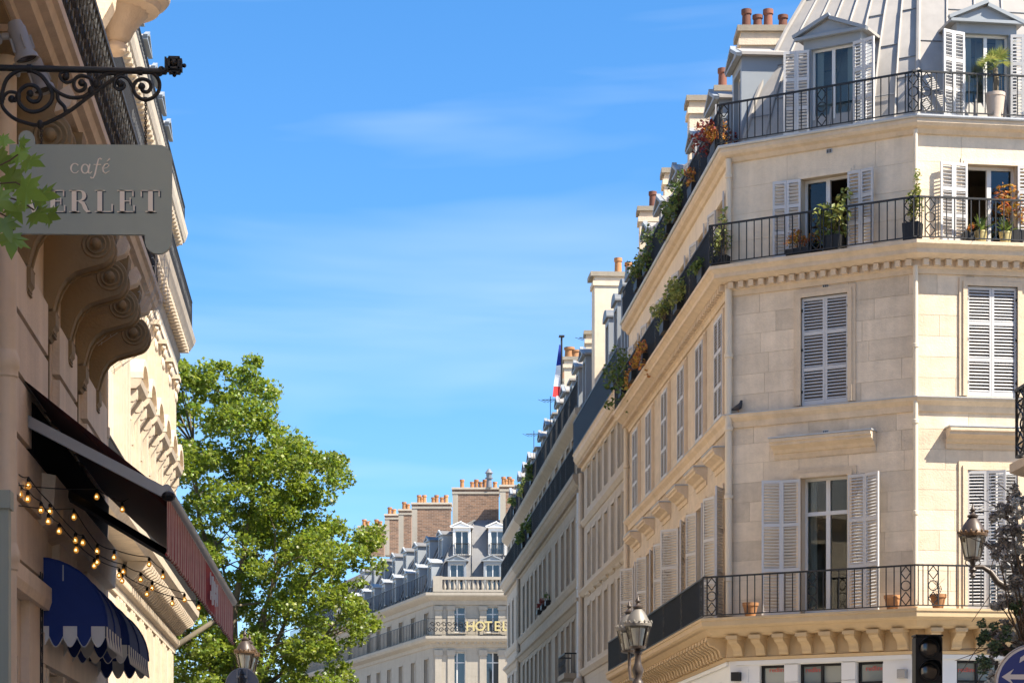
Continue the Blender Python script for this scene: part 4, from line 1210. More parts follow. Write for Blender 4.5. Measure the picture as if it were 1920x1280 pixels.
for i, c in enumerate(wn_):
    window(bl, fL, c, 8.8, 1.1, 2.9, transom=.75); surround(bl, fL, c, 8.8, 1.1, 2.9, .16, .07, 'palace')
    window(bl, fL, c, 13.5, 1.0, 1.0); surround(bl, fL, c, 13.5, 1.0, 1.0, .12, .05, 'palace')
    window(bl, fL, c, 17.5, 1.0, 1.8); surround(bl, fL, c, 17.5, 1.0, 1.8, .12, .05, 'palace')
    window(bl, fL, c, 2.2, 1.1, 4.4, transom=.7)
    # pediment carried by scroll brackets
    pd = MB(); e = .98
    pd.xprism([(0, 12.2), (-.32, 12.22), (-.42, 12.32), (-.46, 12.44), (0, 12.46)], c-e, c+e)
    if i < 6:
        N = 12; arc = [(c+e*math.cos(math.pi*k/N), 12.46+.62*math.sin(math.pi*k/N)) for k in range(N+1)]
        ari = [(c+(e-.16)*math.cos(math.pi*k/N), 12.46+.46*math.sin(math.pi*k/N)) for k in range(N+1)]
        pd.prism(ari, -.3, 0)
        for k in range(N):
            a0, a1, b0_, b1_ = arc[k], arc[k+1], ari[k], ari[k+1]
            pd.add([(b0_[0], -.48, b0_[1]), (a0[0], -.48, a0[1]), (a1[0], -.48, a1[1]), (b1_[0], -.48, b1_[1]),
                    (b0_[0], 0, b0_[1]), (a0[0], 0, a0[1]), (a1[0], 0, a1[1]), (b1_[0], 0, b1_[1])], [(0,1,2,3), (1,5,6,2), (0,3,7,4)])
    else:
        pd.prism([(c-e, 12.46), (c+e, 12.46), (c, 13.1)], -.3, 0)
        for sg in (-1, 1):
            a = Vector((c+sg*e, 0, 12.44)); q = Vector((c, 0, 13.14)); ang = math.atan2(q.z-a.z, q.x-a.x)
            pd.tbox(Tr(a.x, 0, a.z) @ Matrix.Rotation(-ang, 4, 'Y'), 0, (q-a).length, -.48, 0.0, 0 if sg < 0 else -.12, .12 if sg < 0 else 0)
    po = obj('pediment', pd, 'palace', bl, fL.M)
    for sg in (-1, 1):
        x = c+sg*.78
        br = MB().xprism([(0, 11.1), (-.1, 11.1), (-.13, 11.22), (-.09, 11.4), (-.12, 11.65), (-.26, 11.85), (-.34, 12.0), (-.34, 12.2), (0, 12.2)], x-.11, x+.11)
        br.tube([(x-.125, -.22, 12.02), (x+.125, -.22, 12.02)], .12, 10)
        obj('scroll_bracket', br, 'palace', po, fL.M, smooth=40)
    railing(bl, fL, c-.52, c+.52, 8.8, .2, H=.8, joined=True, pitch=.1)
# iron balcony rail over the modillions and along the cornices
for z, o_, H in ((8.42, .68, .95), (17.04, .56, 1.15), (20.42, .34, .75)):
    rl_ = railing(bl, fL, 0, LL+o_*.8, z, o_, H=H, joined=True, pitch=.14)
    sc = MB()
    for x in np.arange(10, LL, .3):
        sc.tube([(x+.12*math.cos(a)*(1-a/10), -o_, z+H*.5+H*.32*math.sin(a)*(1-a/10)) for a in np.arange(0, 8, 1.0)], .014, 3)
    obj('scrollwork', sc, 'iron', rl_, fL.M, kind='stuff')
lroof = obj('roof', sweep([(-.3, 20.43), (-.7, 21.8), (-1.2, 23.2), (-2.4, 24.2), (-6, 24.8)], [(XL, 44), (XL, 44+LL), (XL-12, 44+LL)], caps=False), 'zinc_dark', bl, smooth=30)
for c in wn_[:6]+[seg[0]-2.7, tri[0]]:
    dormer(bl, fL, c, 20.7, .9, 1.6, y0=-.02, depth=1.6, style='gable', m='zinc_paint', wallw=.2, roofm='zinc')
cube('core', 'grime_stone', bl, fL.M, .1, LL-.6, .6, 10, .05, 20.3)

# ================================================================ cafe building in the left foreground
XC = -2.2
fc = Fac((XC, 6.0), (0, 1)); LCf = 15.75          # far corner at y = 21.75
bc = thing('cafe_building', 'shaded foreground stone building with scroll corbels under an ironwork balcony', 'building', (XC-2, 15, 0))
def sy(y): return y-6.0
# channelled upper wall: panels with dark recessed joints, two window bays
wops = [(sy(17.45), sy(18.0), 3.9, 5.3), (sy(19.35), sy(19.95), 3.9, 5.3), (sy(14.9), sy(15.4), 3.9, 5.3)]
cw_ = obj('wall', wall_mesh(-30, LCf, 0, 19, wops+[(sy(17.3), sy(21.3), .2, 2.75), (sy(12), sy(16.2), .2, 2.75)], .35), 'cafe_stone', bc, fc.M)  # raised and run on behind the camera, unseen, to bounce sunlight to the sign
def panels(y0, y1, z0, z1, n):
    for k in range(n):
        a, b_ = z0+(z1-z0)*k/n, z0+(z1-z0)*(k+1)/n
        cube('stone_panel', 'cafe_stone', cw_, fc.M, sy(y0)+.03, sy(y1)-.03, -.06, -.001, a+.022, b_-.022)
for y0, y1 in ((15.45, 17.4), (18.05, 19.3), (20.0, 21.72)): panels(y0, y1, 3.35, 5.42, 5)
panels(12, 14.85, 3.35, 5.42, 5)
for y0, y1 in ((8, 11), (11, 14), (14, 17.2), (17.2, 19.6), (19.6, 21.72)): panels(y0, y1, 7.2, 9.4, 5)
panels(16.3, 17.25, 0.3, 3.3, 4)
for o in wops:
    fr = MB()
    fr.box(o[0], o[0]+.05, .1, .16, o[2], o[3]); fr.box(o[1]-.05, o[1], .1, .16, o[2], o[3]); fr.box(o[0]+.05, o[1]-.05, .1, .16, o[3]-.05, o[3])
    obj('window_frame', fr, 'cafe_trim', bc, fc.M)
    cube('pane', 'glass', bc, fc.M, o[0], o[1], .2, .21, o[2], o[3])
    sl = MB()
    for k in range(24): sl.box(o[1]-.03, o[1]-.012, .03, .30, o[2]+.02+k*.057, o[2]+.05+k*.057)
    sl.box(o[1]-.034, o[1]-.01, .005, .03, o[2], o[3]); sl.box(o[1]-.034, o[1]-.01, .30, .325, o[2], o[3])
    cube('shutter_back', 'dark', bc, fc.M, o[1]-.009, o[1]-.003, .01, .33, o[2], o[3])
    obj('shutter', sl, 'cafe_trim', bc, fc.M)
Pc = [(XC, 6.0), (XC, 21.75), (XC-6, 21.75)]
obj('string_course', sweep([(0, 3.14), (.10, 3.14), (.12, 3.2), (.12, 3.30), (0, 3.33)], Pc), 'cafe_stone', bc)
# balcony slab with a moulded edge and coffered soffit
SL = 6.32
obj('balcony_slab', sweep([(0, SL), (.30, SL), (.31, SL+.035), (.40, SL+.04), (.42, SL+.09), (.47, SL+.10), (.49, SL+.16), (.52, SL+.17), (.52, SL+.24), (0, SL+.24)], Pc), 'cafe_stone', bc)
for k in range(14):
    y = 6.6+k*1.08
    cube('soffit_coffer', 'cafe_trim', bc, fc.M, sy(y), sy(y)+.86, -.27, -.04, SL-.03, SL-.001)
# scroll corbels: an S in profile with a boss at the volute
c0_, r0_ = (-.385, 5.90), .118
def corbel_prof():
    low = [(0, 5.40), (-.055, 5.42), (-.075, 5.50), (-.10, 5.58), (-.15, 5.66), (-.22, 5.71), (-.30, 5.735), (-.37, 5.755)]
    vol = [(c0_[0]-r0_*math.sin(a), c0_[1]-r0_*1.15*math.cos(a)) for a in np.linspace(0.1, 2.9, 14)]
    return low + vol + [(-.40, 6.05), (-.42, 6.14), (-.44, SL), (0, SL)]
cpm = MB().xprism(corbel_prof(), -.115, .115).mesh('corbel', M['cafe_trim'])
cfl = MB()
pr_ = corbel_prof()[1:21]
for x in (-.1, .1):
    cfl.tube([(x, y-.004, z-.004) for y, z in pr_], .014, 6)
cfl = cfl.mesh('corbel_bead', M['cafe_trim'], 60)
cbs = MB()
for sg in (-1, 1):
    for r_, d_ in ((.105, .118), (.062, .124), (.042, .152)):
        cbs.tube([(0, *c0_), (sg*d_, *c0_)], r_, 18)
    cbs.ball((sg*.15, *c0_), .04, 10, 6)
    cbs.tube([(sg*.118, c0_[0]+.098*math.cos(a), c0_[1]+.098*math.sin(a)) for a in np.linspace(0, 2*math.pi, 21)], .012, 5)
    cbs.tube([(sg*.128, c0_[0]+.066*math.cos(a), c0_[1]+.066*math.sin(a)) for a in np.linspace(0, 2*math.pi, 21)], .010, 5)
cbs = cbs.mesh('volute', M['cafe_trim'], 40)
ft = MB().xprism([(0, 5.2), (-.035, 5.2), (-.06, 5.24), (-.07, 5.28), (-.085, 5.30), (-.085, 5.39), (-.09, 5.40), (0, 5.40)], -.105, .105)
for z in (5.225, 5.25): ft.box(-.085, .085, -.072, -.04, z, z+.012)
ft = ft.mesh('corbel_foot', M['cafe_trim'])
lfm = MB().xprism([(-.40, 6.06), (-.50, 6.10), (-.53, 6.18), (-.50, 6.24), (-.44, 6.2), (-.42, 6.12)], -.07, .07).mesh('acanthus_leaf', M['cafe_stone'], 60)
for y in (14.95, 16.3, 17.7, 18.75, 19.77, 20.85):
    o = obj('corbel', cpm, None, bc, fc.T(sy(y), -.002, 0))
    obj('volute', cbs, None, o, fc.T(sy(y), -.002, 0)); obj('corbel_foot', ft, None, o, fc.T(sy(y), -.003, 0))
    obj('corbel_bead', cfl, None, o, fc.T(sy(y), -.003, 0)); obj('acanthus_leaf', lfm, None, o, fc.T(sy(y), 0, 0))
# dense scrolled ironwork along the balcony
H_ = .80; o_ = .47; z_ = SL+.24
ir = railing(bc, fc, sy(8), LCf+.42, z_, o_, H=H_, joined=True, pitch=.15, base=.04)
sc = MB()
for k_, x in enumerate(np.arange(sy(11), LCf+.4, .15)):
    for q in range(4):
        cz = z_+.13+q*.17; sg = 1 if (q+k_) % 2 else -1
        sc.tube([(x+sg*.066*math.cos(a)*(1-a/9), -o_-.006, cz+.085*math.sin(a)*(1-a/9)) for a in np.arange(0, 6.6, .66)], .011, 4, False)
obj('scrollwork', sc, 'iron', ir, fc.M, kind='stuff')
# round oriel on a fluted pendant at the far corner
oc = (XC+.14, 21.62)
orl = obj('corner_oriel', MB().lathe([(.3, 9.0), (.40, 9.02), (.42, 9.07), (.47, 9.09), (.50, 9.13), (.51, 9.2), (.54, 9.22), (.54, 9.3), (.48, 9.34), (.48, 12)], 40, (*oc, 0)), 'cafe_stone', bc, smooth=35)
obj('fluted_pendant', MB().lathe([(.09, 8.72), (.14, 8.76), (.18, 8.84), (.26, 8.94), (.31, 9.0)], 40, (*oc, 0), flute=.09), 'cafe_stone', orl, smooth=70)
obj('pendant_ball', MB().lathe([(.02, 8.60), (.08, 8.62), (.11, 8.66), (.11, 8.69), (.08, 8.73)], 24, (*oc, 0)), 'cafe_stone', orl, smooth=50)
obj('scroll_bracket', MB().xprism([(0, 8.6), (-.1, 8.62), (-.2, 8.8), (-.24, 9.1), (-.32, 9.3), (-.32, 10), (0, 10)], sy(20.75), sy(21.0)), 'cafe_stone', bc, fc.M)
# rear and side faces so the block is closed
cube('party_wall', 'cafe_stone', bc, fc.M, -29.9, LCf-.02, .45, 7, .05, 18.9)  # also backs the unseen wall added behind the camera for bounce light
cube('upper_cornice', 'cafe_stone', bc, fc.M, -30, LCf+.2, -.5, 0, 18.4, 18.9)
# ground floor: doorway, timber jambs
for a, b_ in ((17.3, 21.3), (12, 16.2)):
    cube('shop_pane', 'glass', bc, fc.M, sy(a), sy(b_), .3, .32, .2, 2.75)
    for k in range(4):
        x = a+(b_-a)*k/4
        cube('door_jamb', 'cafe_stone', bc, fc.M, sy(x), sy(x)+.14, -.06, .29, .2, 2.74)
cube('door_lintel', 'cafe_stone', bc, fc.M, sy(17.0), sy(21.5), -.07, 0, 2.76, 2.98)
dg_ = MB()
for k in range(9): dg_.tube([(sy(16.95)+.035*math.sin(k*1.3), -.06, 2.55+k*.09), (sy(16.95)-.035*math.sin(k*1.3), -.06, 2.6+k*.09)], .008, 4)
dg_.box(sy(16.9), sy(16.91), -.07, -.05, 2.5, 3.4); dg_.box(sy(17.0), sy(17.01), -.07, -.05, 2.5, 3.4)
obj('iron_grille', dg_, 'iron', bc, fc.M)

# cast-iron rainwater pipe in front of the wall
px, py = XC+.15, 14.55
pp = thing('rainwater_pipe', 'thick rust stained cream rainwater pipe at the left edge', 'pipe', (px, py, 0))
obj('pipe_shaft', MB().tube([(px, py, 0), (px, py, 9)], .068, 20), 'pipe', pp, smooth=40)
for z in (2.3, 3.15, 4.33, 6.52):
    obj('pipe_collar', MB().lathe([(.069, 0), (.078, .01), (.078, .05), (.086, .06), (.086, .12), (.074, .15), (.069, .17)], 20, (px, py, z)), 'pipe', pp, smooth=40)
p2x = at(187, 800, 21.9)
p3 = thing('downpipe', 'slim cream downpipe at the far corner of the shaded building', 'pipe', (p2x.x, p2x.y, 0))
obj('pipe_shaft', MB().tube([(p2x.x+.02, p2x.y, 0), (p2x.x+.02, p2x.y, 9)], .06, 12), 'cafe_stone', p3, smooth=40)
obj('pipe_collar', MB().lathe([(.061, 0), (.075, .01), (.075, .1), (.061, .11)], 12, (p2x.x+.02, p2x.y, 5.2)), 'cafe_stone', p3, smooth=40)
cb = at(16, 1160, 13.0)
cbn = thing('service_conduit', 'grey green metal casing in front of the pipe at the left edge', 'conduit', (cb.x, cb.y, 0))
obj('casing', MB().box(cb.x-.1, cb.x, cb.y, cb.y+.1, 0, 3.35).box(cb.x-.1, cb.x+.012, cb.y-.02, cb.y+.12, 3.35, 3.45), 'sign', cbn)
# bird netting at the end of the balcony
nt = MB()
ys = np.linspace(20.6, 21.95, 16)
for i, y in enumerate(ys):
    nt.tube([(XC+.60+.03*math.sin(i*2.1), y, 6.75+.05*math.sin(i*3)), (XC+.58+.04*math.sin(i), y, 6.35), (XC+.40, y+.03, 6.02+.04*math.cos(i*2)), (XC+.08, y+.02, 5.78)], .0022, 3)
for q in np.linspace(0, 1, 14):
    nt.tube([(XC+.60-.5*q*q+.02*math.sin(q*20+k), y, 6.75-.97*q+.03*math.sin(k*1.7)) for k, y in enumerate(ys)], .0022, 3)
tag(obj('bird_netting', nt, 'net'), 'white bird netting wrapped round the end of the corbelled balcony', 'netting')

# ================================================================ hanging cafe sign on its wrought bracket
DS = 12.5
fs = Fac((0, at(170, 1545, DS).y), (1, 0))
def suv(u, v): s_, h_ = fs.uv(u, v); return (s_, h_)
def shape(pts, y0, y1):
    return MB().prism([suv(u, v) for u, v in pts], y0, y1)
br = thing('sign_bracket', 'black wrought iron bracket with scrolls and a square finial holding the hanging sign', 'bracket', (XC, fs.P.y, 5.6))
bx0, bz = suv(-150, 124); bx1, _ = suv(312, 124)
obj('bar', MB().tube([(bx0, 0, bz), (bx1, 0, bz)], .017, 10), 'iron', br, fs.M, smooth=40)
for u in (55, 263): obj('bar_clip', MB().tube([(suv(u-4, 124)[0], 0, bz), (suv(u+4, 124)[0], 0, bz)], .024, 8), 'iron', br, fs.M)
fx, fz = suv(327, 123)
fin = MB()
for r_, d_ in ((.042, .028), (.033, .042), (.02, .05)):
    fin.box(fx-r_, fx+r_, -d_, d_, fz-.03, fz+.03); fin.box(fx-.03, fx+.03, -d_, d_, fz-r_, fz+r_)
fin.ball((fx, -.05, fz), .018, 10, 6); fin.ball((fx+.052, 0, fz), .012, 8, 5); fin.ball((fx, 0, fz-.052), .011, 8, 5); fin.box(fx-.05, fx-.04, -.035, .035, fz-.035, fz+.035)
obj('finial', fin, 'iron', br, fs.M)
def smoothpath(pts, n=5):
    out = []
    P = [Vector((*p, 0)) for p in pts]
    for i in range(len(P)-1):
        p0, p1, p2, p3 = P[max(i-1, 0)], P[i], P[i+1], P[min(i+2, len(P)-1)]
        for k in range(n):
            t = k/n
            q = .5*((2*p1)+(p2-p0)*t+(2*p0-5*p1+4*p2-p3)*t*t+(3*p1-p0-3*p2+p3)*t**3)
            out.append(q)
    out.append(P[-1]); return out
scr = [
 ([(20,600),(14,560),(40,480),(100,430),(165,420),(240,450),(290,510),(315,570),(300,620),(250,660),(190,672),(140,650),(110,600),(120,545),(170,512),(220,525),(245,570),(230,605),(195,612),(170,590),(180,562)], .0115),
 ([(15,620),(22,585),(50,555),(95,558),(108,580),(90,607),(70,595)], .009),
 ([(290,505),(340,550),(420,585),(500,580),(545,545),(562,500),(530,465),(480,457),(448,480),(445,520),(470,547),(505,535),(512,505),(490,498)], .0105),
 ([(448,480),(400,497),(367,475),(362,445),(390,430),(408,450),(395,465)], .009),
 ([(10,560),(15,640),(80,708),(170,742),(240,750),(320,720),(420,665),(540,575),(660,490),(720,450),(780,425),(850,415),(920,440),(955,490),(950,550),(910,590),(860,598),(815,570),(800,530),(815,490),(855,475),(895,490),(905,525),(885,552),(855,545),(850,520)], .0105),
 ([(800,530),(770,480),(730,460),(695,480),(690,520),(715,540),(745,525),(740,500),(722,500)], .009),
 ([(575,510),(600,470),(640,443),(700,440),(730,428)], .011),
 ([(345,560),(350,600),(385,640),(395,668),(420,664)], .011),
 ([(930,445),(960,450),(975,430),(965,415)], .009)]
for pts, r_ in scr:
    path = []
    for q in smoothpath(pts):
        s_, h_ = suv(q.x/3.2, q.y/3.2); path.append((s_, 0, h_))
    obj('scroll', MB().tube(path, r_, 7), 'iron', br, fs.M, smooth=50)
for q in ((70,595), (180,562), (490,498), (395,462), (850,520), (722,502), (968,420)):
    s_, h_ = suv(q[0]/3.2, q[1]/3.2); obj('scroll_eye', MB().ball((s_, 0, h_), .02, 10, 6), 'iron', br, fs.M, smooth=60)
for q in ((108,580), (545,545), (240,748), (575,505)):
    s_, h_ = suv(q[0]/3.2, q[1]/3.2); obj('collar', MB().ball((s_, 0, h_), .017, 8, 6, (1, 1, 1.5)), 'iron', br, fs.M)

sg = thing('cafe_sign', 'grey green hanging board with cream cafe lettering and a rounded lobe', 'sign', fs.T(*[suv(170, 272)[0], 0, suv(170, 272)[1]]).translation)
out = [(18, 272), (36, 272)]
out += [(50-15*math.cos(a), 262-16*math.sin(a)) for a in np.linspace(0, math.pi, 9)]
out += [(66, 272), (296, 273)]
out += [(298+25*math.sin(a), 298-25*math.cos(a)) for a in np.linspace(0, math.pi/2, 7)]
out += [(322, 452)]
out += [(297+25*math.cos(a), 453+24*math.sin(a)) for a in np.linspace(.1, math.pi-.1, 9)]
out += [(272, 448), (271, 441), (18, 439)]
obj('board', shape(out[::-1], -.012, .012), 'sign', sg, fs.M)
def ribbon(pts, wds, y0, y1):
    P = [Vector(p) for p in pts]; L, Rr = [], []
    for i, p in enumerate(P):
        t = (P[min(i+1, len(P)-1)]-P[max(i-1, 0)]).normalized(); nn = Vector((-t.y, t.x))*wds[i]/2
        L.append(p+nn); Rr.append(p-nn)
    mb = MB()
    for i in range(len(P)-1):
        mb.prism([suv(*L[i]), suv(*L[i+1]), suv(*Rr[i+1]), suv(*Rr[i])], y0, y1)
    return mb
def arc(cx, cy, rx, ry, a0, a1, n=12): return [(cx+rx*math.cos(R(a)), cy+ry*math.sin(R(a))) for a in np.linspace(a0, a1, n)]
yf = -.0125
def bars(mb, rects, du, dv, y0, y1):
    for (u0, v0, u1, v1) in rects: mb.prism([suv(u0+du, v1+dv), suv(u1+du, v1+dv), suv(u1+du, v0+dv), suv(u0+du, v0+dv)], y0, y1)
T_, B_ = 358, 399
def E(x): return [(x, T_, x+31, T_+1.6), (x, B_-1.6, x+33, B_), (x+5, T_, x+14, B_), (x+14, 377.5, x+25, 379.2), (x+28.5, T_, x+31, T_+11), (x+30.5, B_-13, x+33, B_), (x+23.5, 372, x+25.5, 385)]
def Lr(x): return [(x, T_, x+19, T_+1.6), (x, B_-1.6, x+34, B_), (x+5, T_, x+14, B_), (x+31.5, B_-15, x+34, B_)]
def Tt(x): return [(x, T_, x+36, T_+1.6), (x+9, B_-1.6, x+28, B_), (x+14, T_, x+23, B_), (x, T_, x+2.5, T_+12), (x+33.5, T_, x+36, T_+12)]
def Rt(x): return [(x, T_, x+20, T_+1.6), (x, B_-1.6, x+19, B_), (x+5, T_, x+14, B_), (x+14, 377.5, x+22, 379)]
for nm, rects, extra in (('letter', E(90), None), ('letter', Rt(130), 'R'), ('letter', Lr(178), None), ('letter', E(220), None), ('letter', Tt(264), None), ('letter', None, 'V')):
    for mname, du, dv, y0, y1 in (('navy_letter', 2.6, 2.2, yf-.0015, yf), ('cream_letter', 0, 0, yf-.004, yf-.0017)):
        mb = MB()
        if rects: bars(mb, rects, du, dv, y0, y1)
        if extra == 'R':
            a = arc(149+du, 368.3+dv, 9.5, 9.3, -90, 90); w_ = [1.6+6*math.cos(R(q))**2 for q in np.linspace(-90, 90, 12)]
            t = ribbon(a, w_, y0-.0003, y1); mb.add(t.v, t.f)
            t = ribbon([(148+du, 379+dv), (156+du, 382+dv), (160+du, 391+dv), (164+du, 397.5+dv), (170+du, 398+dv)], [2, 7, 8, 5, 1.5], y0-.0003, y1); mb.add(t.v, t.f)
        if extra == 'V':
            t = ribbon([(50+du, T_+dv), (64+du, B_+dv)], [9, 6], y0, y1); mb.add(t.v, t.f)
            t = ribbon([(80+du, T_+dv), (65+du, B_+dv)], [2, 2.5], y0-.0004, y1); mb.add(t.v, t.f)
            bars(mb, [(42, T_, 58, T_+1.6), (73, T_, 87, T_+1.6)], du, dv, y0, y1)
        obj(nm if mname == 'cream_letter' else 'letter_shadow', mb, mname, sg, fs.M)
cafe = [(arc(141, 317, 7.5, 9, -35, -330, 14), [3, 2, 1.5, 1.6, 2.2, 3, 3.2, 3, 2.2, 1.6, 1.3, 1.2, 1.1, 1]),
        (arc(160, 318, 6.5, 8.5, 0, 360, 18), [1.6+1.4*abs(math.cos(R(q))) for q in np.linspace(0, 360, 18)]),
        ([(169, 309), (166.5, 320), (167, 326), (170, 326.5), (173, 323)], [2.6, 2.6, 2.2, 1.6, 1]),
        ([(191, 300.5), (188, 298), (185, 300), (182, 312), (178.5, 328), (175.5, 335), (171.5, 335.5), (170.5, 333)], [3, 1.6, 2, 2.8, 2.8, 2, 1.6, 2.6]),
        ([(176, 310), (190, 310)], [1.3, 1.3]),
        ([(193, 318), (201, 316), (205, 311.5), (202, 308.5), (197, 310), (193.5, 316), (194, 323), (198, 326.5), (206, 322)], [1.2, 1.4, 2, 1.6, 1.8, 2.8, 3, 2, 1]),
        ([(201, 304.5), (206.5, 299)], [1.2, 2.8])]
cm = MB()
for gi, idx in enumerate(((0,), (1, 2), (3, 4), (5, 6))):
    cm = MB()
    for i in idx:
        t = ribbon(cafe[i][0], cafe[i][1], yf-.0025-.0003*i, yf); cm.add(t.v, t.f)
    obj('letter', cm, 'cream_letter', sg, fs.M)
for u, v0, v1, lab in ((273, 190, 276, 'rusty chain holding the right end of the hanging sign'), (77.5, 238, 274, 'short rusty chain holding the left end of the hanging sign')):
    ch = thing('chain', lab, 'chain', fs.T(suv(u, v0)[0], 0, suv(u, v0)[1]).translation, 'sign chains')
    n = int((v1-v0)/4.2)
    me = cached('link', lambda: MB().tube([(.0055*math.cos(a), 0, .0095*math.sin(a)) for a in np.linspace(0, 2*math.pi, 9)], .0026, 4).mesh('link', M['bronze']))
    for k in range(n):
        s_, h_ = suv(u, v0+(k+.5)*(v1-v0)/n)
        obj('link', me, None, ch, fs.T(s_, 0, h_) @ Rz(0 if k % 2 else math.pi/2))
    s_, h_ = suv(u, v0-3); obj('ring', MB().tube([(s_+.012*math.cos(a), 0, h_+.012*math.sin(a)) for a in np.linspace(0, 2*math.pi, 11)], .004, 5), 'iron', ch, fs.M)

# ---- two spotlights aimed at the sign
def spot(u, v, D, ang, lab, sc=1.0):
    c = at(u, v, D); T = Tr(*c) @ Matrix.Rotation(-YAW, 4, 'Z') @ Matrix.Rotation(R(ang), 4, 'Y') @ Matrix.Scale(sc, 4)
    t = thing('spotlight', lab, 'spotlight', T=Tr(*c), group='spotlights above the sign')
    obj('lamp_body', MB().lathe([(.02, .13), (.04, .125), (.045, .10), (.052, .09), (.055, -.06), (.068, -.075), (.070, -.10), (.062, -.10), (.055, -.07)], 24, caps=False), 'grey_plastic', t, T, smooth=40)
    obj('lamp_lens', MB().lathe([(.06, -.088), (.001, -.086)], 20, caps=False), 'lens', t, T)
    for k in range(5): obj('cooling_fin', MB().tbox(Rz(k*1.26), .05, .066, -.004, .004, -.05, .03), 'grey_plastic', t, T)
    obj('mounting_arm', MB().tube([(-.05, 0, .06), (-.09, 0, .07)], .02, 10).ball((-.115, 0, .075), .042, 14, 8, (.5, 1, 1)), 'grey_plastic', t, T, smooth=50)
spot(40, 82, 13.2, -18, 'grey cylindrical spotlight above the bracket bar')
spot(72, 142, 14.2, -20, 'grey cylindrical spotlight half hidden behind the bracket bar')

# ---- maple branch reaching in at the left edge
def maple_leaf(sz):
    pr = [(0,-.05),(.1,-.12),(.34,-.2),(.28,-.05),(.55,.05),(.36,.12),(.62,.42),(.36,.36),(.30,.50),(.20,.44),(.16,.62),(0,1.0),(-.16,.62),(-.20,.44),(-.30,.50),(-.36,.36),(-.62,.42),(-.36,.12),(-.55,.05),(-.28,-.05),(-.34,-.2),(-.1,-.12)]
    mb = MB(); c = (0, .18*sz, 0.0)
    vs = [c]+[(x*sz, y*sz, -.16*sz*(abs(x)*1.1+max(0, y-.2)**2)+.03*sz*math.sin(9*x+5*y)) for x, y in pr]
    mb.add(vs, [(0, i, i+1) for i in range(1, len(pr))]+[(0, len(pr), 1)])
    return mb
mbx = thing('maple_branch', 'bright green lobed leaves on a twig in front of the hanging sign', 'branch', at(0, 400, 9.5))
ml = cached('mleaf', lambda: maple_leaf(1.0).mesh('leaf', M['maple'], 50))
for (u, v, sz, rot, tilt, dd) in ((2,262,.07,-100,30,0),(30,285,.105,-118,40,.1),(50,300,.12,-112,62,.0),(12,330,.14,-125,25,.15),(40,352,.155,-118,48,-.1),(72,366,.14,-100,66,.05),(24,385,.12,-150,55,.1),(66,398,.135,-128,70,-.05),(8,412,.12,-160,40,.0),(22,440,.15,-172,62,.12),(-8,300,.12,-90,30,.1),(-10,370,.13,-120,20,.0),(90,402,.10,-118,72,.1),(38,268,.06,-80,60,.1)):
    p = at(u, v, 9.4+dd)
    T = Tr(*p) @ Rz(-YAW) @ Matrix.Rotation(R(90), 4, 'X') @ Rz(R(rot)) @ Matrix.Rotation(R(tilt-30), 4, 'X') @ Matrix.Rotation(R((u*7) % 50-25), 4, 'Y') @ Matrix.Scale(sz*.86, 4)
    obj('leaf', ml, None, mbx, T)
tw = MB()
for a in (((-60, 300), (-20, 320), (20, 300), (34, 290)), ((-60, 330), (-10, 345), (30, 342), (60, 360)), ((-60, 380), (-10, 395), (20, 410), (26, 432)), ((-60, 350), (0, 365), (40, 378), (64, 394))):
    tw.tube([tuple(at(u, v, 9.45)) for u, v in a], .0035, 5)
obj('twig', tw, 'twig', mbx)

# ================================================================ red awning
def awn_pt(u, v, D): return at(u, v, D)
wn0, wn1 = Vector((XC, 16.15, 4.66)), Vector((XC, 21.55, 4.66))
fr0, fr1 = at(313, 924, 16.2), at(437, 1132, 21.5)
fr0b, fr1b = at(313, 1036, 16.2), at(436, 1204, 21.5)
aw = thing('red_awning', 'dark red retractable awning with a red striped valance over the cafe terrace', 'awning', (XC, 18.8, 4.5))
N = 14
mb = MB(); top_ = []; frt = []
for i in range(N+1):
    t = i/N; a = wn0.lerp(wn1, t); b_ = fr0.lerp(fr1, t)
    for j in range(7):
        q = a.lerp(b_, j/6); sag = -.035*math.sin(math.pi*j/6)
        mb.v.append((q.x, q.y, q.z+sag))
for i in range(N):
    for j in range(6): mb.f.append((i*7+j, i*7+j+1, (i+1)*7+j+1, (i+1)*7+j))
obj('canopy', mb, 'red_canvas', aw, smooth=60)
# front bar, valance with scalloped cord edge
dv_ = (fr1-fr0); Lv = Vector((dv_.x, dv_.y)).length
fv = Fac((fr0.x, fr0.y), (dv_.x, dv_.y))        # along the street, facing the road (inward = towards wall)
obj('front_bar', MB().tube([tuple(fr0+Vector((0, -.06, .02))), tuple(fr1+Vector((0, .03, .02)))], .035, 10), 'alu', aw, smooth=40)
def vtop(s_): return fr0.z+(fr1.z-fr0.z)*s_/Lv-.02
def vbot(s_): return fr0b.z+(fr1b.z-fr0b.z)*s_/Lv
TV = Matrix(((fv.inw.x, fv.ex.x, 0, fr0.x), (fv.inw.y, fv.ex.y, 0, fr0.y), (0, 0, 1, 0), (0, 0, 0, 1)))   # local y runs along the valance
def val_seg(s0, s1, m, name='valance'):
    mb = MB(); n = max(2, int((s1-s0)/.05))
    for i in range(n):
        a, b_ = s0+(s1-s0)*i/n, s0+(s1-s0)*(i+1)/n
        w0_, w1_ = .004*math.sin(a*9)+.003*math.sin(a*23), .004*math.sin(b_*9)+.003*math.sin(b_*23)
        mb.quad((0, a, vtop(a)), (0, b_, vtop(b_)), (w1_, b_, vbot(b_)), (w0_, a, vbot(a)))
    return obj(name, mb, m, aw, TV)
s_a, s_b = Lv*.52, Lv*.67
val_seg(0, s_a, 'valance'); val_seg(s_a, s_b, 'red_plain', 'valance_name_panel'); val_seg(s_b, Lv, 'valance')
ed = MB(); n = 60
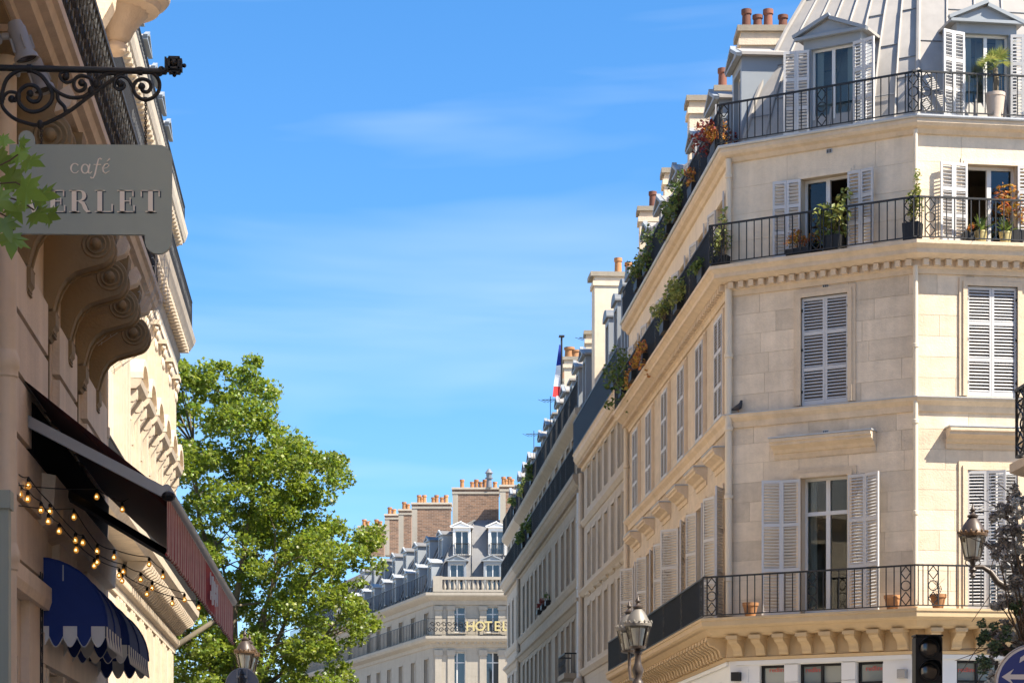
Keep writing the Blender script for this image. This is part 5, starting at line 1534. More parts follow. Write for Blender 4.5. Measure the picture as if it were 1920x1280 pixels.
ed.tube([(.004*math.sin(s_*9)+.003*math.sin(s_*23), s_, vbot(s_)-.008) for s_ in np.linspace(0, Lv, n)], .014, 6)
obj('valance_cord', ed, 'valance', aw, TV)
# worn white lettering on the name panel
lt = MB()
zc = (vtop(s_a)+vbot(s_a))/2
for s_, z0_, z1_, w_ in ((.06, .02, .12, .035), (.07, -.10, -.03, .05), (.17, -.06, .10, .05), (.19, -.13, -.04, .06), (.27, -.12, .11, .045), (.34, -.07, .08, .06), (.42, -.12, -.02, .06), (.44, .0, .07, .05), (.52, -.08, .05, .05), (.6, -.1, .08, .04)):
    y = s_a+s_*(s_b-s_a)/.7
    lt.box(-.012, -.006, y, y+w_, zc+z0_-.02, zc+z1_-.02)
obj('name_lettering', lt, 'white_canvas', aw, TV @ Tr(-.02, 0, 0), kind='stuff')
# arms
am = MB()
def arm(y, u0, v0, u1, v1, D0, D1, m='alu', w_=.045):
    a, b_ = at(u0, v0, D0), at(u1, v1, D1)
    t = (b_-a).normalized(); sd_ = t.cross(Vector((0, 0, 1))).normalized(); up = sd_.cross(t)
    mb = MB(); vs = []
    for p in (a, b_):
        for x, z in ((-w_*.5, -w_*.6), (w_*.5, -w_*.6), (w_*.5, w_*.6), (-w_*.5, w_*.6)): vs.append(tuple(p+sd_*x+up*z))
    mb.add(vs, [(0,3,2,1), (4,5,6,7), (0,1,5,4), (1,2,6,5), (2,3,7,6), (3,0,4,7)])
    obj('folding_arm', mb, m, aw)
arm(0, 30, 778, 312, 925, 16.1, 16.15, 'alu', .06)
arm(1, 70, 893, 352, 1062, 17.2, 19.6, 'black_plastic', .05)
obj('arm_joint', MB().ball(tuple(at(316, 930, 16.1)), .05, 10, 6, (1, 1.3, .7)), 'black_plastic', aw)
# closed end flap below the near edge of the canvas (the rolled side)
mb = MB()
for i in range(8):
    t0, t1 = i/8, (i+1)/8
    a, b_ = wn0.lerp(fr0, t0), wn0.lerp(fr0, t1)
    mb.quad(tuple(a), tuple(b_), (b_.x, b_.y+.02, b_.z-.10*t1), (a.x, a.y+.02, a.z-.10*t0))
obj('side_hem', mb, 'red_canvas', aw)
# dark box behind the canvas and the pale panel beneath it
obj('awning_box', MB().xprism([(0, 4.14), (-.07, 4.16), (-.09, 4.5), (0, 4.58)], sy(16.45), sy(21.6)), 'matte_black', aw, fc.M)
cs_ = thing('fascia_panel', 'beige boxed panel fixed to the wall beneath the red awning', 'panel', (XC, 19, 3.9))
obj('casing', MB().xprism([(0, 3.72), (-.14, 3.76), (-.16, 4.10), (0, 4.13)], sy(17.0), sy(21.65)), 'cafe_stone', cs_, fc.M)

# ================================================================ blue half-dome awnings with scalloped valances
def dome_awning(y0, y1, lab, name='blue_awning', zt=3.52, zb=3.03, pr=.5):
    t = thing(name, lab, 'awning', (XC, (y0+y1)/2, 3.1), 'blue awnings over the cafe windows')
    n = 10
    prof_ = [(-pr*math.sin(math.pi/2*k/n), zb+(zt-zb)*math.cos(math.pi/2*k/n)) for k in range(n+1)]
    mb = MB()
    for k in range(n):
        a, b_ = prof_[k], prof_[k+1]
        mb.quad((sy(y0), a[0]-.01, a[1]), (sy(y1), a[0]-.01, a[1]), (sy(y1), b_[0]-.01, b_[1]), (sy(y0), b_[0]-.01, b_[1]))
    obj('canopy', mb, 'blue_canvas', t, fc.M, smooth=50)
    for y in (y0, y1):
        obj('end_panel', MB().add([(sy(y), 0, zb)]+[(sy(y), p[0]-.01, p[1]) for p in prof_], [tuple(range(len(prof_)+1))]), 'blue_canvas', t, fc.M)
        obj('rib', MB().tube([(sy(y), p[0]-.015, p[1]) for p in prof_], .008, 5), 'blue_canvas', t, fc.M)
    obj('rib', MB().tube([(sy((y0+y1)/2), p[0]-.015, p[1]) for p in prof_], .007, 5), 'blue_canvas', t, fc.M)
    # scallops along the near end, the front and the far end
    k = 0
    def scallop(a, b_, mname, hgt=.15):
        a, b_ = Vector(a), Vector(b_); mb = MB(); q = 8
        top = [a.lerp(b_, i/q) for i in range(q+1)]
        nrm = (b_-a).cross(Vector((0, 0, 1))).normalized()
        bot = [p-Vector((0, 0, hgt*(.5+.5*math.sin(math.pi*i/q))))+nrm*.012*math.sin(math.pi*i/q) for i, p in enumerate(top)]
        for i in range(q): mb.quad(tuple(top[i]), tuple(top[i+1]), tuple(bot[i+1]), tuple(bot[i]))
        obj('scallop', mb, mname, t, fc.M)
        mb2 = MB().tube([tuple(p) for p in bot], .004, 4); obj('scallop_piping', mb2, 'white_canvas', t, fc.M)
    m5 = 5
    for y in (y0, y1):
        for i in range(m5):
            scallop((sy(y), -pr*i/m5, zb), (sy(y), -pr*(i+1)/m5, zb), 'white_canvas' if i % 2 == 0 else 'blue_canvas')
    nf = max(4, round((y1-y0)/.1))
    for i in range(nf):
        scallop((sy(y0+(y1-y0)*i/nf), -pr-.01, zb), (sy(y0+(y1-y0)*(i+1)/nf), -pr-.01, zb), 'white_canvas' if i % 2 == 0 else 'blue_canvas')
dome_awning(17.1, 18.25, 'nearer deep blue rounded awning with blue and white scallops')
dome_awning(18.85, 20.75, 'farther deep blue rounded awning with a seam down its middle')
ho = at(75, 1058, 16.9); he = at(118, 1088, 16.9)
hb = thing('heater_box', 'small black box fixed beside the nearer blue awning', 'box', tuple(ho))
obj('housing', MB().box(ho.x, he.x, ho.y, ho.y+.12, he.z, ho.z), 'black_plastic', hb)
obj('trim_strip', MB().box(he.x-.004, he.x+.004, ho.y-.004, ho.y-.0005, he.z, ho.z), 'alu', hb)

# ================================================================ strings of bulbs
strings = [([(83,500),(115,520),(170,565),(200,612),(245,652),(315,730),(390,795),(493,835),(505,857),(608,912),(713,950),(822,968)], 'lowest string of glowing amber bulbs crossing below the awning'),
           ([(118,465),(207,570),(312,690),(343,700),(403,780),(510,820),(582,852),(629,887),(763,935)], 'middle string of glowing amber bulbs above the blue awnings'),
           ([(306,594),(402,735),(472,760),(617,789),(674,840)], 'string of amber bulbs along the black awning arm'),
           ([(400,510),(506,563),(418,594),(593,497)][:2]+[(593,497)], 'short string of amber bulbs under the red canvas')]
bm = cached('bulb', lambda: MB().lathe([(.0012, -.026), (.012, -.023), (.021, -.012), (.0235, 0), (.021, .012), (.013, .022), (.009, .03)], 14).mesh('bulb', M['bulb'], 60))
sm = cached('sock', lambda: MB().lathe([(.010, .028), (.0125, .032), (.0125, .05), (.008, .056), (.003, .06)], 10).mesh('socket', M['black_plastic'], 40))
fm = cached('fil', lambda: MB().tube([(-.006, 0, -.008), (-.003, 0, .008), (0, 0, -.006), (.003, 0, .008), (.006, 0, -.008)], .0016, 4).mesh('filament', M['filament']))
for pts, lab in strings:
    t = thing('string_lights', lab, 'string lights', at(pts[0][0]/2.206, 700+pts[0][1]/2.206, 16), 'strings of bulbs under the awning')
    cord = []
    for i, (x, y) in enumerate(pts):
        u, v = x/2.206, 700+y/2.206
        D = 15.7+5.3*max(0, u-40)/330
        p = at(u, v, D)
        b_ = obj('bulb', bm, None, t, Tr(*p) @ Matrix.Scale(.88, 4)); obj('socket', sm, None, b_, Tr(*p))
        obj('filament', fm, None, b_, Tr(p.x, p.y-.0245, p.z))
        cord.append(p+Vector((0, 0, .062)))
    first = at(35, 700+pts[0][1]/2.206-22, 15.6); cord = [first]+cord
    path = []
    for i in range(len(cord)-1):
        for k in range(5):
            q = k/5; p = cord[i].lerp(cord[i+1], q); path.append((p.x, p.y, p.z-.012*math.sin(math.pi*q)))
    path.append(tuple(cord[-1]))
    obj('cord', MB().tube(path, .0042, 5), 'black_plastic', t)

# ================================================================ plane tree beyond the ornate building
DT = 92.0
def tp(u, v, d=0.0):
    p = at(u, v, DT+d); return p
crown = [(300,700),(340,680),(372,702),(395,690),(420,683),(452,705),(470,678),(487,684),(478,712),(508,735),(500,790),(545,832),(578,828),(592,862),(640,866),(636,900),(618,925),(596,945),(588,965),(622,985),(655,1000),(714,1000),(704,1020),(716,1062),(680,1090),(668,1130),(700,1165),(680,1190),(650,1205),(668,1262),(660,1330),(600,1420),(400,1430),(280,1400),(240,1200),(240,900)]
def inside(u, v):
    c = False; n = len(crown)
    for i in range(n):
        x0, y0 = crown[i]; x1, y1 = crown[(i+1) % n]
        if (y0 > v) != (y1 > v) and u < (x1-x0)*(v-y0)/(y1-y0)+x0: c = not c
    return c
tr = thing('plane_tree', 'large plane tree in fresh green leaf between the ornate building and the hotel', 'tree', (tp(440, 1545).x, tp(440, 1545).y, 0))
rt = random.Random(5)
cl = []
tries = 0
while len(cl) < 560 and tries < 60000:
    tries += 1
    u, v = rt.uniform(240, 740), rt.uniform(675, 1430)
    if not inside(u, v): continue
    hw_ = 3.6*math.sqrt(max(.05, 1-((v-1080)/430)**2))
    d = rt.uniform(-hw_, hw_)
    p = tp(u, v, d)
    if any((p-q[0]).length < .36 for q in cl): continue
    cl.append((p, u, v))
# clumps that follow the outline
for i in range(len(crown)-8):
    (u0, v0), (u1, v1) = crown[i], crown[i+1]
    k = max(1, int(math.hypot(u1-u0, v1-v0)/26))
    for j in range(k):
        t = j/k; u, v = u0+(u1-u0)*t, v0+(v1-v0)*t
        if u > 330: cl.append((tp(u-6+rt.uniform(-9, 9), v+6+rt.uniform(-8, 8), rt.uniform(-1.6, 1.2)), u, -v))
base = Vector((tp(440, 1545).x, tp(440, 1545).y, 0))
fork = Vector((base.x+.1, base.y, 4.6))
obj('trunk', MB().tube([tuple(base), tuple(base+Vector((.05, 0, 1.2))), tuple(base+Vector((-.03, .05, 3))), tuple(fork)], [.52, .42, .37, .34], 12), 'bark', tr, smooth=60)
limbs = []
for (u, v, d, r_) in ((360, 800, .5, .17), (470, 760, -.5, .17), (560, 900, .4, .15), (610, 1040, -.6, .13), (300, 950, 0, .15), (400, 1000, 2.0, .14), (520, 1050, -2.0, .14), (640, 1150, .8, .13), (340, 1180, -1.0, .16)):
    e = tp(u, v, d); m1 = fork.lerp(e, .35)+Vector((rt.uniform(-.5, .5), rt.uniform(-.5, .5), .5)); m2 = fork.lerp(e, .7)+Vector((rt.uniform(-.4, .4), rt.uniform(-.4, .4), .3))
    path = [fork, fork.lerp(m1, .5)+Vector((0, 0, .1)), m1, m1.lerp(m2, .5), m2, e]
    limbs.append(path)
    obj('limb', MB().tube([tuple(p) for p in path], [r_, r_*.9, r_*.75, r_*.6, r_*.45, r_*.15], 8), 'bark', tr, smooth=60)
lb_ = at(338, 1205, 88.5); lb2 = at(440, 1135, 90); lb3 = at(400, 1165, 89)
obj('limb', MB().tube([tuple(fork), tuple(at(330, 1330, 90)), tuple(at(262, 1262, 88.5)), tuple(lb_), tuple(lb3), tuple(lb2), tuple(at(500, 1128, 91))], [.24, .18, .15, .11, .10, .06, .02], 8), 'bark', tr, smooth=60)
bt = MB()
nodes = [[path[i].lerp(path[i+1], k/5) for i in range(1, 5) for k in range(5)] for path in limbs]
for (p, u, v) in cl[::3]:
    bestp = min((q for path in nodes for q in path), key=lambda q: (q-p).length+max(0, q.z-p.z+.3)*2.5)
    mid = bestp.lerp(p, .55)+Vector((rt.uniform(-.2, .2), rt.uniform(-.2, .2), rt.uniform(0, .3)))
    bt.tube([tuple(bestp), tuple(mid), tuple(p)], [.035, .022, .009], 5, False)
obj('branches', bt, 'bark', tr, kind='stuff')
gg = np.random.default_rng(3); pts = []
for i, (p, u, v) in enumerate(cl):
    rr = gg.uniform(.36, .8) if v > 0 else gg.uniform(.3, .58); n = int(150*rr/.6)
    dirs = gg.normal(size=(n, 3)); dirs /= np.linalg.norm(dirs, axis=1)[:, None]
    q = gg.uniform(.25, 1, n)**.6
    pts.append(np.array(p)+dirs*q[:, None]*np.array([rr, rr, rr*.72])+np.array([0, 0, .1]))
leaf_cloud('crown', tr, 'leaf', np.concatenate(pts), .185, seed=8, shape='lobed', up=.45)

# ================================================================ street furniture
def lantern(t, c, sc=1.0, roof='bronze', n=8):
    """glazed lantern: tapered panes, struts, crown band, domed hood and finial"""
    T = Tr(*c) @ Matrix.Scale(sc, 4)
    g = MB().lathe([(.125, .02), (.20, .33)], n, caps=False); obj('lantern_glass', g, 'lampglass', t, T)
    fr = MB()
    for k in range(n):
        a = 2*math.pi*k/n
        fr.tube([(.127*math.cos(a), .127*math.sin(a), .01), (.204*math.cos(a), .204*math.sin(a), .34)], .008, 4)
    fr.lathe([(.10, -.03), (.13, -.02), (.135, .015), (.105, .02)], n*2)
    obj('lantern_frame', fr, 'bronze', t, T)
    obj('burner', MB().lathe([(.07, .02), (.08, .10), (.1, .2), (.12, .3), (.05, .31)], 12), 'white', t, T, smooth=50)
    band = MB().lathe([(.20, .33), (.225, .335), (.23, .375), (.22, .39), (.19, .395)], n*3)
    for k in range(n*2):
        a = 2*math.pi*k/(n*2); band.ball((.222*math.cos(a), .222*math.sin(a), .40), .024, 6, 5, (.8, .8, 1.3 if k % 2 else .8))
    obj('crown_band', band, 'gilt' if roof == 'bronze' else roof, t, T)
    obj('hood', MB().lathe([(.195, .395), (.185, .43), (.14, .52), (.08, .60), (.06, .62)], n*2), roof, t, T, smooth=50)
    obj('finial', MB().lathe([(.06, .62), (.085, .63), (.088, .655), (.06, .665), (.035, .69), (.022, .71), (.042, .73), (.042, .75), (.02, .78), (.012, .82), (.001, .84)], 12), 'bronze', t, T, smooth=50)

M['hood_grey'] = mat('weathered_lantern_hood', (0.17, 0.15, 0.125), 0.5, 0.2, patch=.3)
def post(t, x, y, z1, r=.05):
    pr = [(.22, 0), (.22, .12), (.16, .2), (.14, .7), (.16, .8), (.08, .95), (r*1.1, 1.2), (r, z1-.75), (r*1.5, z1-.7), (r*2.1, z1-.60), (r*1.5, z1-.5), (r*1.0, z1-.45), (r*1.4, z1-.38), (r*1.7, z1-.32), (r*1.0, z1-.22), (r*.8, z1-.1), (r*1.3, z1-.06), (r*.7, z1)]
    obj('post', MB().lathe(pr, 14, (x, y, 0)), 'bronze', t, smooth=50)
q = at(1196, 1216, 36)
sl_ = thing('street_lamp', 'bronze street lamp with two grey hooded lanterns before the lower balcony', 'street lamp', (q.x, q.y, 0), 'old lantern street lamps')
post(sl_, q.x, q.y, q.z, .055)
lantern(sl_, (q.x, q.y, q.z+.03), .95, 'hood_grey')
q2 = at(1180, 1220, 37)
lantern(sl_, (q2.x, q2.y, q2.z), .95, 'hood_grey')
obj('lamp_arm', MB().tube([(q.x, q.y, q.z-.5), (q2.x-.02, q2.y-.3, q2.z-.45), (q2.x, q2.y, q2.z-.25), (q2.x, q2.y, q2.z)], .025, 8), 'bronze', sl_, smooth=50)

q = at(459, 1252, 40)
sl2 = thing('street_lamp', 'brown hooded street lamp rising behind the round grey sign back', 'street lamp', (q.x, q.y, 0), 'old lantern street lamps')
post(sl2, q.x, q.y, q.z, .055); lantern(sl2, (q.x, q.y, q.z-.02), .8)
q2 = at(468, 1256, 41); lantern(sl2, (q2.x, q2.y, q2.z-.02), .78)
obj('lamp_arm', MB().tube([(q.x, q.y, q.z-.5), (q2.x, q2.y-.4, q2.z-.45), (q2.x, q2.y, q2.z)], .02, 8), 'bronze', sl2)
q = at(454, 1283, 31)
sb = thing('traffic_sign', 'grey back of a round traffic sign before the plane tree', 'traffic sign', (q.x, q.y, 0), 'round traffic signs')
Tb = Tr(*q) @ Rz(-YAW)
disc = lambda r, y0, y1, n=40: MB().prism([(r*math.cos(a), r*math.sin(a)) for a in np.linspace(0, 2*math.pi, n, endpoint=False)], y0, y1)
obj('plate', disc(.215, 0, .006), 'sign_back', sb, Tb)
obj('rim', MB().tube([(.217*math.cos(a), 0, .217*math.sin(a)) for a in np.linspace(0, 2*math.pi, 41)], .006, 6), 'alu', sb, Tb)
for x in (-.065, .065): obj('rail', MB().box(x-.006, x+.006, -.02, -.001, -.2, .2), 'alu', sb, Tb)
obj('post', MB().tube([(q.x, q.y-.06, 0), (q.x, q.y-.06, q.z+.09)], .045, 12), 'black_plastic', sb, smooth=40)
obj('clamp', MB().box(-.07, .07, -.06, -.021, .09, .12), 'alu', sb, Tb)
obj('post_cap', MB().lathe([(.045, 0), (.03, .03), (.035, .05), (.015, .09), (.001, .12)], 12, (q.x, q.y-.06, q.z+.09)), 'black_plastic', sb)

# lamp at the right with its arm
q = at(1824, 1046, 36)
ql = at(1925, 1105, 36)
sl3 = thing('street_lamp', 'bronze lantern with gilded crown on a curved arm among the blue flowers', 'street lamp', (ql.x, ql.y, 0), 'old lantern street lamps')
post(sl3, ql.x, ql.y, ql.z-.05, .07)
lantern(sl3, (q.x, q.y, q.z), 1.0)
obj('bracket_cup', MB().lathe([(.02, -.3), (.05, -.27), (.03, -.22), (.065, -.18), (.03, -.12), (.05, -.06), (.10, -.03)], 12, (q.x, q.y, q.z)), 'bronze', sl3, smooth=50)
cup = [(q.x+.1*math.cos(a), q.y+.1*math.sin(a)) for a in np.linspace(0, 2*math.pi, 5)[:4]]
for k, (cx, cy) in enumerate(cup): obj('scroll_strut', MB().tube([(cx, cy, q.z-.02), (q.x+(cx-q.x)*1.2, q.y+(cy-q.y)*1.2, q.z-.08), (q.x+(cx-q.x)*.4, q.y+(cy-q.y)*.4, q.z-.14)], .01, 5), 'bronze', sl3)
ap = [at(u, v, 36) for u, v in ((1826, 1063), (1842, 1062), (1858, 1072), (1870, 1090), (1885, 1100), (1905, 1098), (1925, 1108))]
obj('lamp_arm', MB().tube([tuple(p) for p in ap], [.03, .035, .045, .055, .06, .065, .07], 10), 'bronze', sl3, smooth=50)

# traffic light
q = at(1742, 1192, 25)
tl = thing('traffic_light', 'black three lens traffic light seen dark against the pale corbels', 'traffic light', (q.x, q.y, 0))
Tt_ = Tr(q.x, q.y, q.z) @ Rz(-YAW+R(4))
hd = MB().prism([(-.13, -.78), (.13, -.78), (.145, -.76), (.145, -.02), (.13, 0), (-.13, 0), (-.145, -.02), (-.145, -.76)], 0, .16)
obj('housing', hd, 'black_plastic', tl, Tt_)
obj('top_cap', MB().box(-.15, .15, -.02, .17, .001, .018), 'black_plastic', tl, Tt_)
for k, z in enumerate((-.125, -.375, -.625)):
    obj('lens', MB().add([(0, -.03, z)]+[(.088*math.cos(a), -.005, z+.088*math.sin(a)) for a in np.linspace(0, 2*math.pi, 24, endpoint=False)], [(0, i, i % 24+1) for i in range(1, 25)]), 'lens_green' if k == 2 else 'lens', tl, Tt_, smooth=60)
    vs = MB(); n = 16
    for i in range(n):
        a0, a1 = R(-20)+R(220)*i/n, R(-20)+R(220)*(i+1)/n
        dep = lambda a: -.19*max(.25, math.sin(max(0.01, min(math.pi-.01, a))))
        vs.quad((.115*math.cos(a0), -.002, z+.115*math.sin(a0)), (.115*math.cos(a1), -.002, z+.115*math.sin(a1)), (.125*math.cos(a1), dep(a1), z+.118*math.sin(a1)), (.125*math.cos(a0), dep(a0), z+.118*math.sin(a0)))
    obj('visor', vs, 'black_plastic', tl, Tt_, smooth=60)
    obj('lens_ring', MB().tube([(.1*math.cos(a), -.006, z+.1*math.sin(a)) for a in np.linspace(0, 2*math.pi, 25)], .012, 5), 'black_plastic', tl, Tt_)
obj('post', MB().tube([(q.x+.02, q.y+.12, 0), (q.x+.02, q.y+.12, q.z-.3)], .055, 12), 'black_plastic', tl, smooth=40)

# blue arrow sign at the corner of the view
q = at(1941, 1283, 20)
bs_ = thing('traffic_sign', 'round blue sign with a white arrow turning left at the right edge', 'traffic sign', (q.x, q.y, 0), 'round traffic signs')
Tq = Tr(*q) @ Rz(-YAW)
k_ = 20/FPX
obj('plate', disc(.345, 0, .008), 'sign_white', bs_, Tq); obj('field', disc(.318, -.002, -.0005), 'sign_blue', bs_, Tq)
obj('rim', MB().tube([(.345*math.cos(a), .002, .345*math.sin(a)) for a in np.linspace(0, 2*math.pi, 49)], .008, 6), 'alu', bs_, Tq)
def pix(pts): return [((u-1941)*k_, (1283-v)*k_) for u, v in pts]
obj('arrow', MB().prism(pix([(1878, 1268), (1901, 1283), (1894, 1272.5), (1925, 1273), (1934, 1280), (1934, 1340), (1946, 1340), (1946, 1278), (1936, 1266), (1926, 1263.5), (1894, 1263.5), (1901, 1253)]), -.005, -.0025), 'sign_white', bs_, Tq)
obj('arrow', MB().prism(pix([(1911, 1242), (1913, 1232), (1940, 1214), (1967, 1232), (1969, 1242), (1946, 1228), (1946, 1262), (1934, 1262), (1934, 1228)]), -.0055, -.0027), 'sign_white', bs_, Tq)
obj('post', MB().tube([(q.x, q.y+.06, 0), (q.x, q.y+.06, q.z+.2)], .045, 12), 'iron', bs_, smooth=40)

# flowering shrub at the right edge
DF = 30.0
fp_ = at(1930, 1545, DF)
fs_ = thing('flowering_shrub', 'twiggy shrub hung with dusty blue and white flower clusters beside the lamp', 'shrub', (fp_.x, fp_.y, 0))
cents = [(1868,968),(1884,952),(1902,928),(1915,950),(1893,985),(1910,990),(1915,1020),(1866,1030),(1898,1045),(1914,1070),(1905,1095),(1918,1110),(1888,1132),(1872,1128),(1905,1140),(1915,1165),(1856,1180),(1870,1195),(1888,1180),(1900,1200),(1880,1215),(1862,1225),(1916,1200),(1855,1270),(1912,1240),(1930,980),(1935,1050),(1940,1120),(1938,1180),(1950,1000),(1955,1090),(1890,1010),(1876,1050),(1850,1195),(1843,1245)]
gr = random.Random(4)
buckets = {'petal': [], 'petal_w': [], 'petal_g': []}
tw = MB()
root = at(1935, 1250, DF)
for i, (u, v) in enumerate(cents):
    d = DF+gr.uniform(-.5, .5); c = at(u, v, d)
    r_ = gr.uniform(.09, .15)
    key = 'petal_g' if v > 1100 and gr.random() < .6 else ('petal_w' if gr.random() < .45 else 'petal')
    for j in range(5):
        cc = np.array(c)+np.array([gr.uniform(-1, 1), gr.uniform(-1, 1), gr.uniform(-1, 1)])*r_*.75
        buckets[key if j else 'petal'].append(blob(46, cc, (r_*.5, r_*.5, r_*.5), i*7+j, .5))
    mid = root.lerp(c, .5)+Vector((gr.uniform(-.1, .1), 0, gr.uniform(0, .15)))
    tw.tube([tuple(root), tuple(mid), tuple(c)], [.02, .012, .005], 5)
for a in (((1915, 1000), (1880, 955), (1828, 928)), ((1905, 985), (1860, 958), (1834, 958)), ((1900, 1060), (1850, 1020), (1796, 998)), ((1905, 1090), (1860, 1110), (1822, 1165)), ((1880, 1200), (1840, 1220), (1790, 1238)), ((1870, 1180), (1830, 1218), (1800, 1262)), ((1880, 1210), (1845, 1215), (1800, 1216)), ((1900, 930), (1870, 905), (1850, 920)), ((1885, 1020), (1862, 1050), (1856, 1075)), ((1860, 1240), (1838, 1270), (1830, 1285))):
    tw.tube([tuple(at(u, v, DF)) for u, v in a], [.008, .006, .0035], 4)
tw.tube([(fp_.x, fp_.y, 0), tuple(root)], [.07, .04], 8)
obj('twigs', tw, 'twig', fs_, kind='stuff')
for i, (key, lst) in enumerate(buckets.items()): leaf_cloud({'petal': 'blue_flowers', 'petal_w': 'white_flowers', 'petal_g': 'green_leaves'}[key], fs_, key, np.concatenate(lst), .058, seed=20+i, up=.1)

# wall lights beside the shop windows
for u, v, f, lab in ((1695, 1263, fC, 'brushed steel wall light on the white shopfront right of the windows'), (1384, 1268, fC, 'black wall light on the white shopfront left of the windows')):
    s_, h_ = f.uv(u, v)
    wt = thing('wall_light', lab, 'wall light', f.T(s_, -.1, h_).translation, 'shopfront wall lights')
    obj('lamp_shell', MB().xprism([(-.02, -.09), (-.16, -.09), (-.17, -.08), (-.17, .08), (-.16, .09), (-.02, .09)], -.085, .085), 'alu' if u > 1500 else 'black_plastic', wt, f.T(s_, 0, h_))
    obj('back_plate', MB().box(-.04, .04, -.021, -.0205, -.05, .05), 'black_plastic', wt, f.T(s_, 0, h_))

# pigeon on the ledge
s_, h_ = fC.uv(1388, 775)
pg = thing('pigeon', 'dark pigeon perched at the left end of the stone ledge', 'bird', fC.T(s_, -.1, STR+.05).translation)
Tp = fC.T(s_, -.1, STR+.05)
bd = MB()
P_ = [(-.16, .06, .012), (-.10, .075, .03), (-.03, .09, .055), (.03, .12, .058), (.055, .165, .04), (.065, .20, .03), (.07, .225, .026), (.085, .23, .012), (.105, .222, .003)]
bd.tube([(x, 0, z) for x, z, r in P_], [r for x, z, r in P_], 10)
obj('body', bd, 'feather', pg, Tp, smooth=60)
for y in (-.02, .02): obj('leg', MB().tube([(.0, y, .08), (.005, y, .0)], .006, 5), 'terra', pg, Tp)

# ================================================================ plants and pots on the balconies
yo = -.27
def on(f, u, out=.27): return f.uv(u, out=out)[0]
planter(fC, on(fC, 1352), yo, SLAB3, 420, .085, (.34, .3, .95), 'shrub_pale', 'bushy yellow green plant at the left corner of the upper balcony', 1, pw=.34, ph=.22)
planter(fC, on(fC, 1500), yo, SLAB3, 240, .07, (.72, .25, .5), 'orange_leaf', 'low orange leaved plant on the upper balcony railing', 2, pw=.6, ph=.16)
planter(fC, on(fC, 1561), yo+.05, SLAB3, 420, .12, (.62, .4, .85), 'shrub_pale', 'large leafy shrub in a black pot before the half open window', 3, pw=.36, pd=.3, ph=.34)
planter(fC, on(fC, 1711), yo, SLAB3, 380, .08, (.26, .26, 1.1), 'shrub_pale', 'tall slim plant in a black box where two balcony railings meet', 4, pw=.34, pd=.28, ph=.36)
planter(fR_, on(fR_, 1906), yo+.1, SLAB3, 170, .1, (.5, .3, 1.5), 'orange_leaf', 'orange leaved young tree at the right end of the upper balcony', 5, pw=.3, pd=.28, ph=.3)
planter(fR_, on(fR_, 1815), yo, SLAB3, 70, .06, (.22, .2, .24), 'orange_leaf', 'small yellow flowers in a black pot by the agaves', 6, pw=.2, ph=.2)
def spiky(f, s_, y, h, lab, n, L, pot, potr, poth, m, trunk=0.0, name='potted_agave', group=None, seed=1, fan=False):
    t = thing(name, lab, 'plant', f.T(s_, y, h).translation, group)
    T = f.T(s_, y, h)
    obj('pot', MB().lathe([(potr*.72, 0), (potr*.95, poth*.85), (potr, poth*.86), (potr, poth), (potr*.85, poth), (potr*.8, poth*.8)], 18), pot, t, T, smooth=40)
    g = random.Random(seed); z0_ = poth+trunk
    if trunk: obj('stem', MB().tube([(0, 0, poth*.8), (.02, 0, poth+trunk*.5), (0, 0, z0_)], [.06, .065, .05], 8), 'bark', t, T)
    mb = MB()
    for k in range(n):
        a = 2*math.pi*k/n*2.4+g.uniform(-.2, .2); el = g.uniform(.15, 1.4)
        d = Vector((math.cos(a)*math.cos(el), math.sin(a)*math.cos(el), math.sin(el))); sd_ = d.cross(Vector((0, 0, 1))).normalized()
        o = Vector((0, 0, z0_)); l_ = L*g.uniform(.75, 1.1)
        if fan:
            c = o+d*l_*.55; mb.tube([tuple(o), tuple(c)], .006, 4)
            up2 = sd_.cross(d).normalized()
            for q_ in range(13):
                b_ = R(-100+200*q_/12); dd = (d*math.cos(b_)+sd_*math.sin(b_)).normalized()
                e = c+dd*l_*.5+Vector((0, 0, -.10*l_)); w_ = up2.cross(dd).normalized()*.016
                mb.add([tuple(c), tuple(c.lerp(e, .45)+w_), tuple(e), tuple(c.lerp(e, .45)-w_)], [(0, 1, 2, 3)])
        else:
            m_ = o+d*l_*.5; e = o+d*l_+Vector((0, 0, -.12*l_)); w_ = sd_*.028
            mb.add([tuple(o-w_*.6), tuple(o+w_*.6), tuple(m_+w_), tuple(e), tuple(m_-w_)], [(0, 1, 2, 4), (4, 2, 3)])
    obj('leaves', mb, m, t, T)
spiky(fR_, on(fR_, 1839), yo, SLAB3+.02, 'left hand spiky agave in a yellow pot on the sunlit balcony', 26, .38, 'gold', .13, .22, 'shrub', seed=3, group='agaves on the upper balcony')
spiky(fR_, on(fR_, 1885), yo, SLAB3+.02, 'right hand spiky agave in an ochre pot on the sunlit balcony', 26, .38, 'gold', .13, .22, 'shrub', seed=4, group='agaves on the upper balcony')
M['stone_pot'] = mat('beige_stone_pot', (0.45, 0.36, 0.29), 0.8, fine=.1)
spiky(fR_, on(fR_, 1866, .05), -.05, SLAB4+.03, 'fan palm in a beige pot before the top floor window', 15, .52, 'stone_pot', .2, .5, 'shrub_pale', trunk=.5, name='potted_palm', seed=5, fan=True)
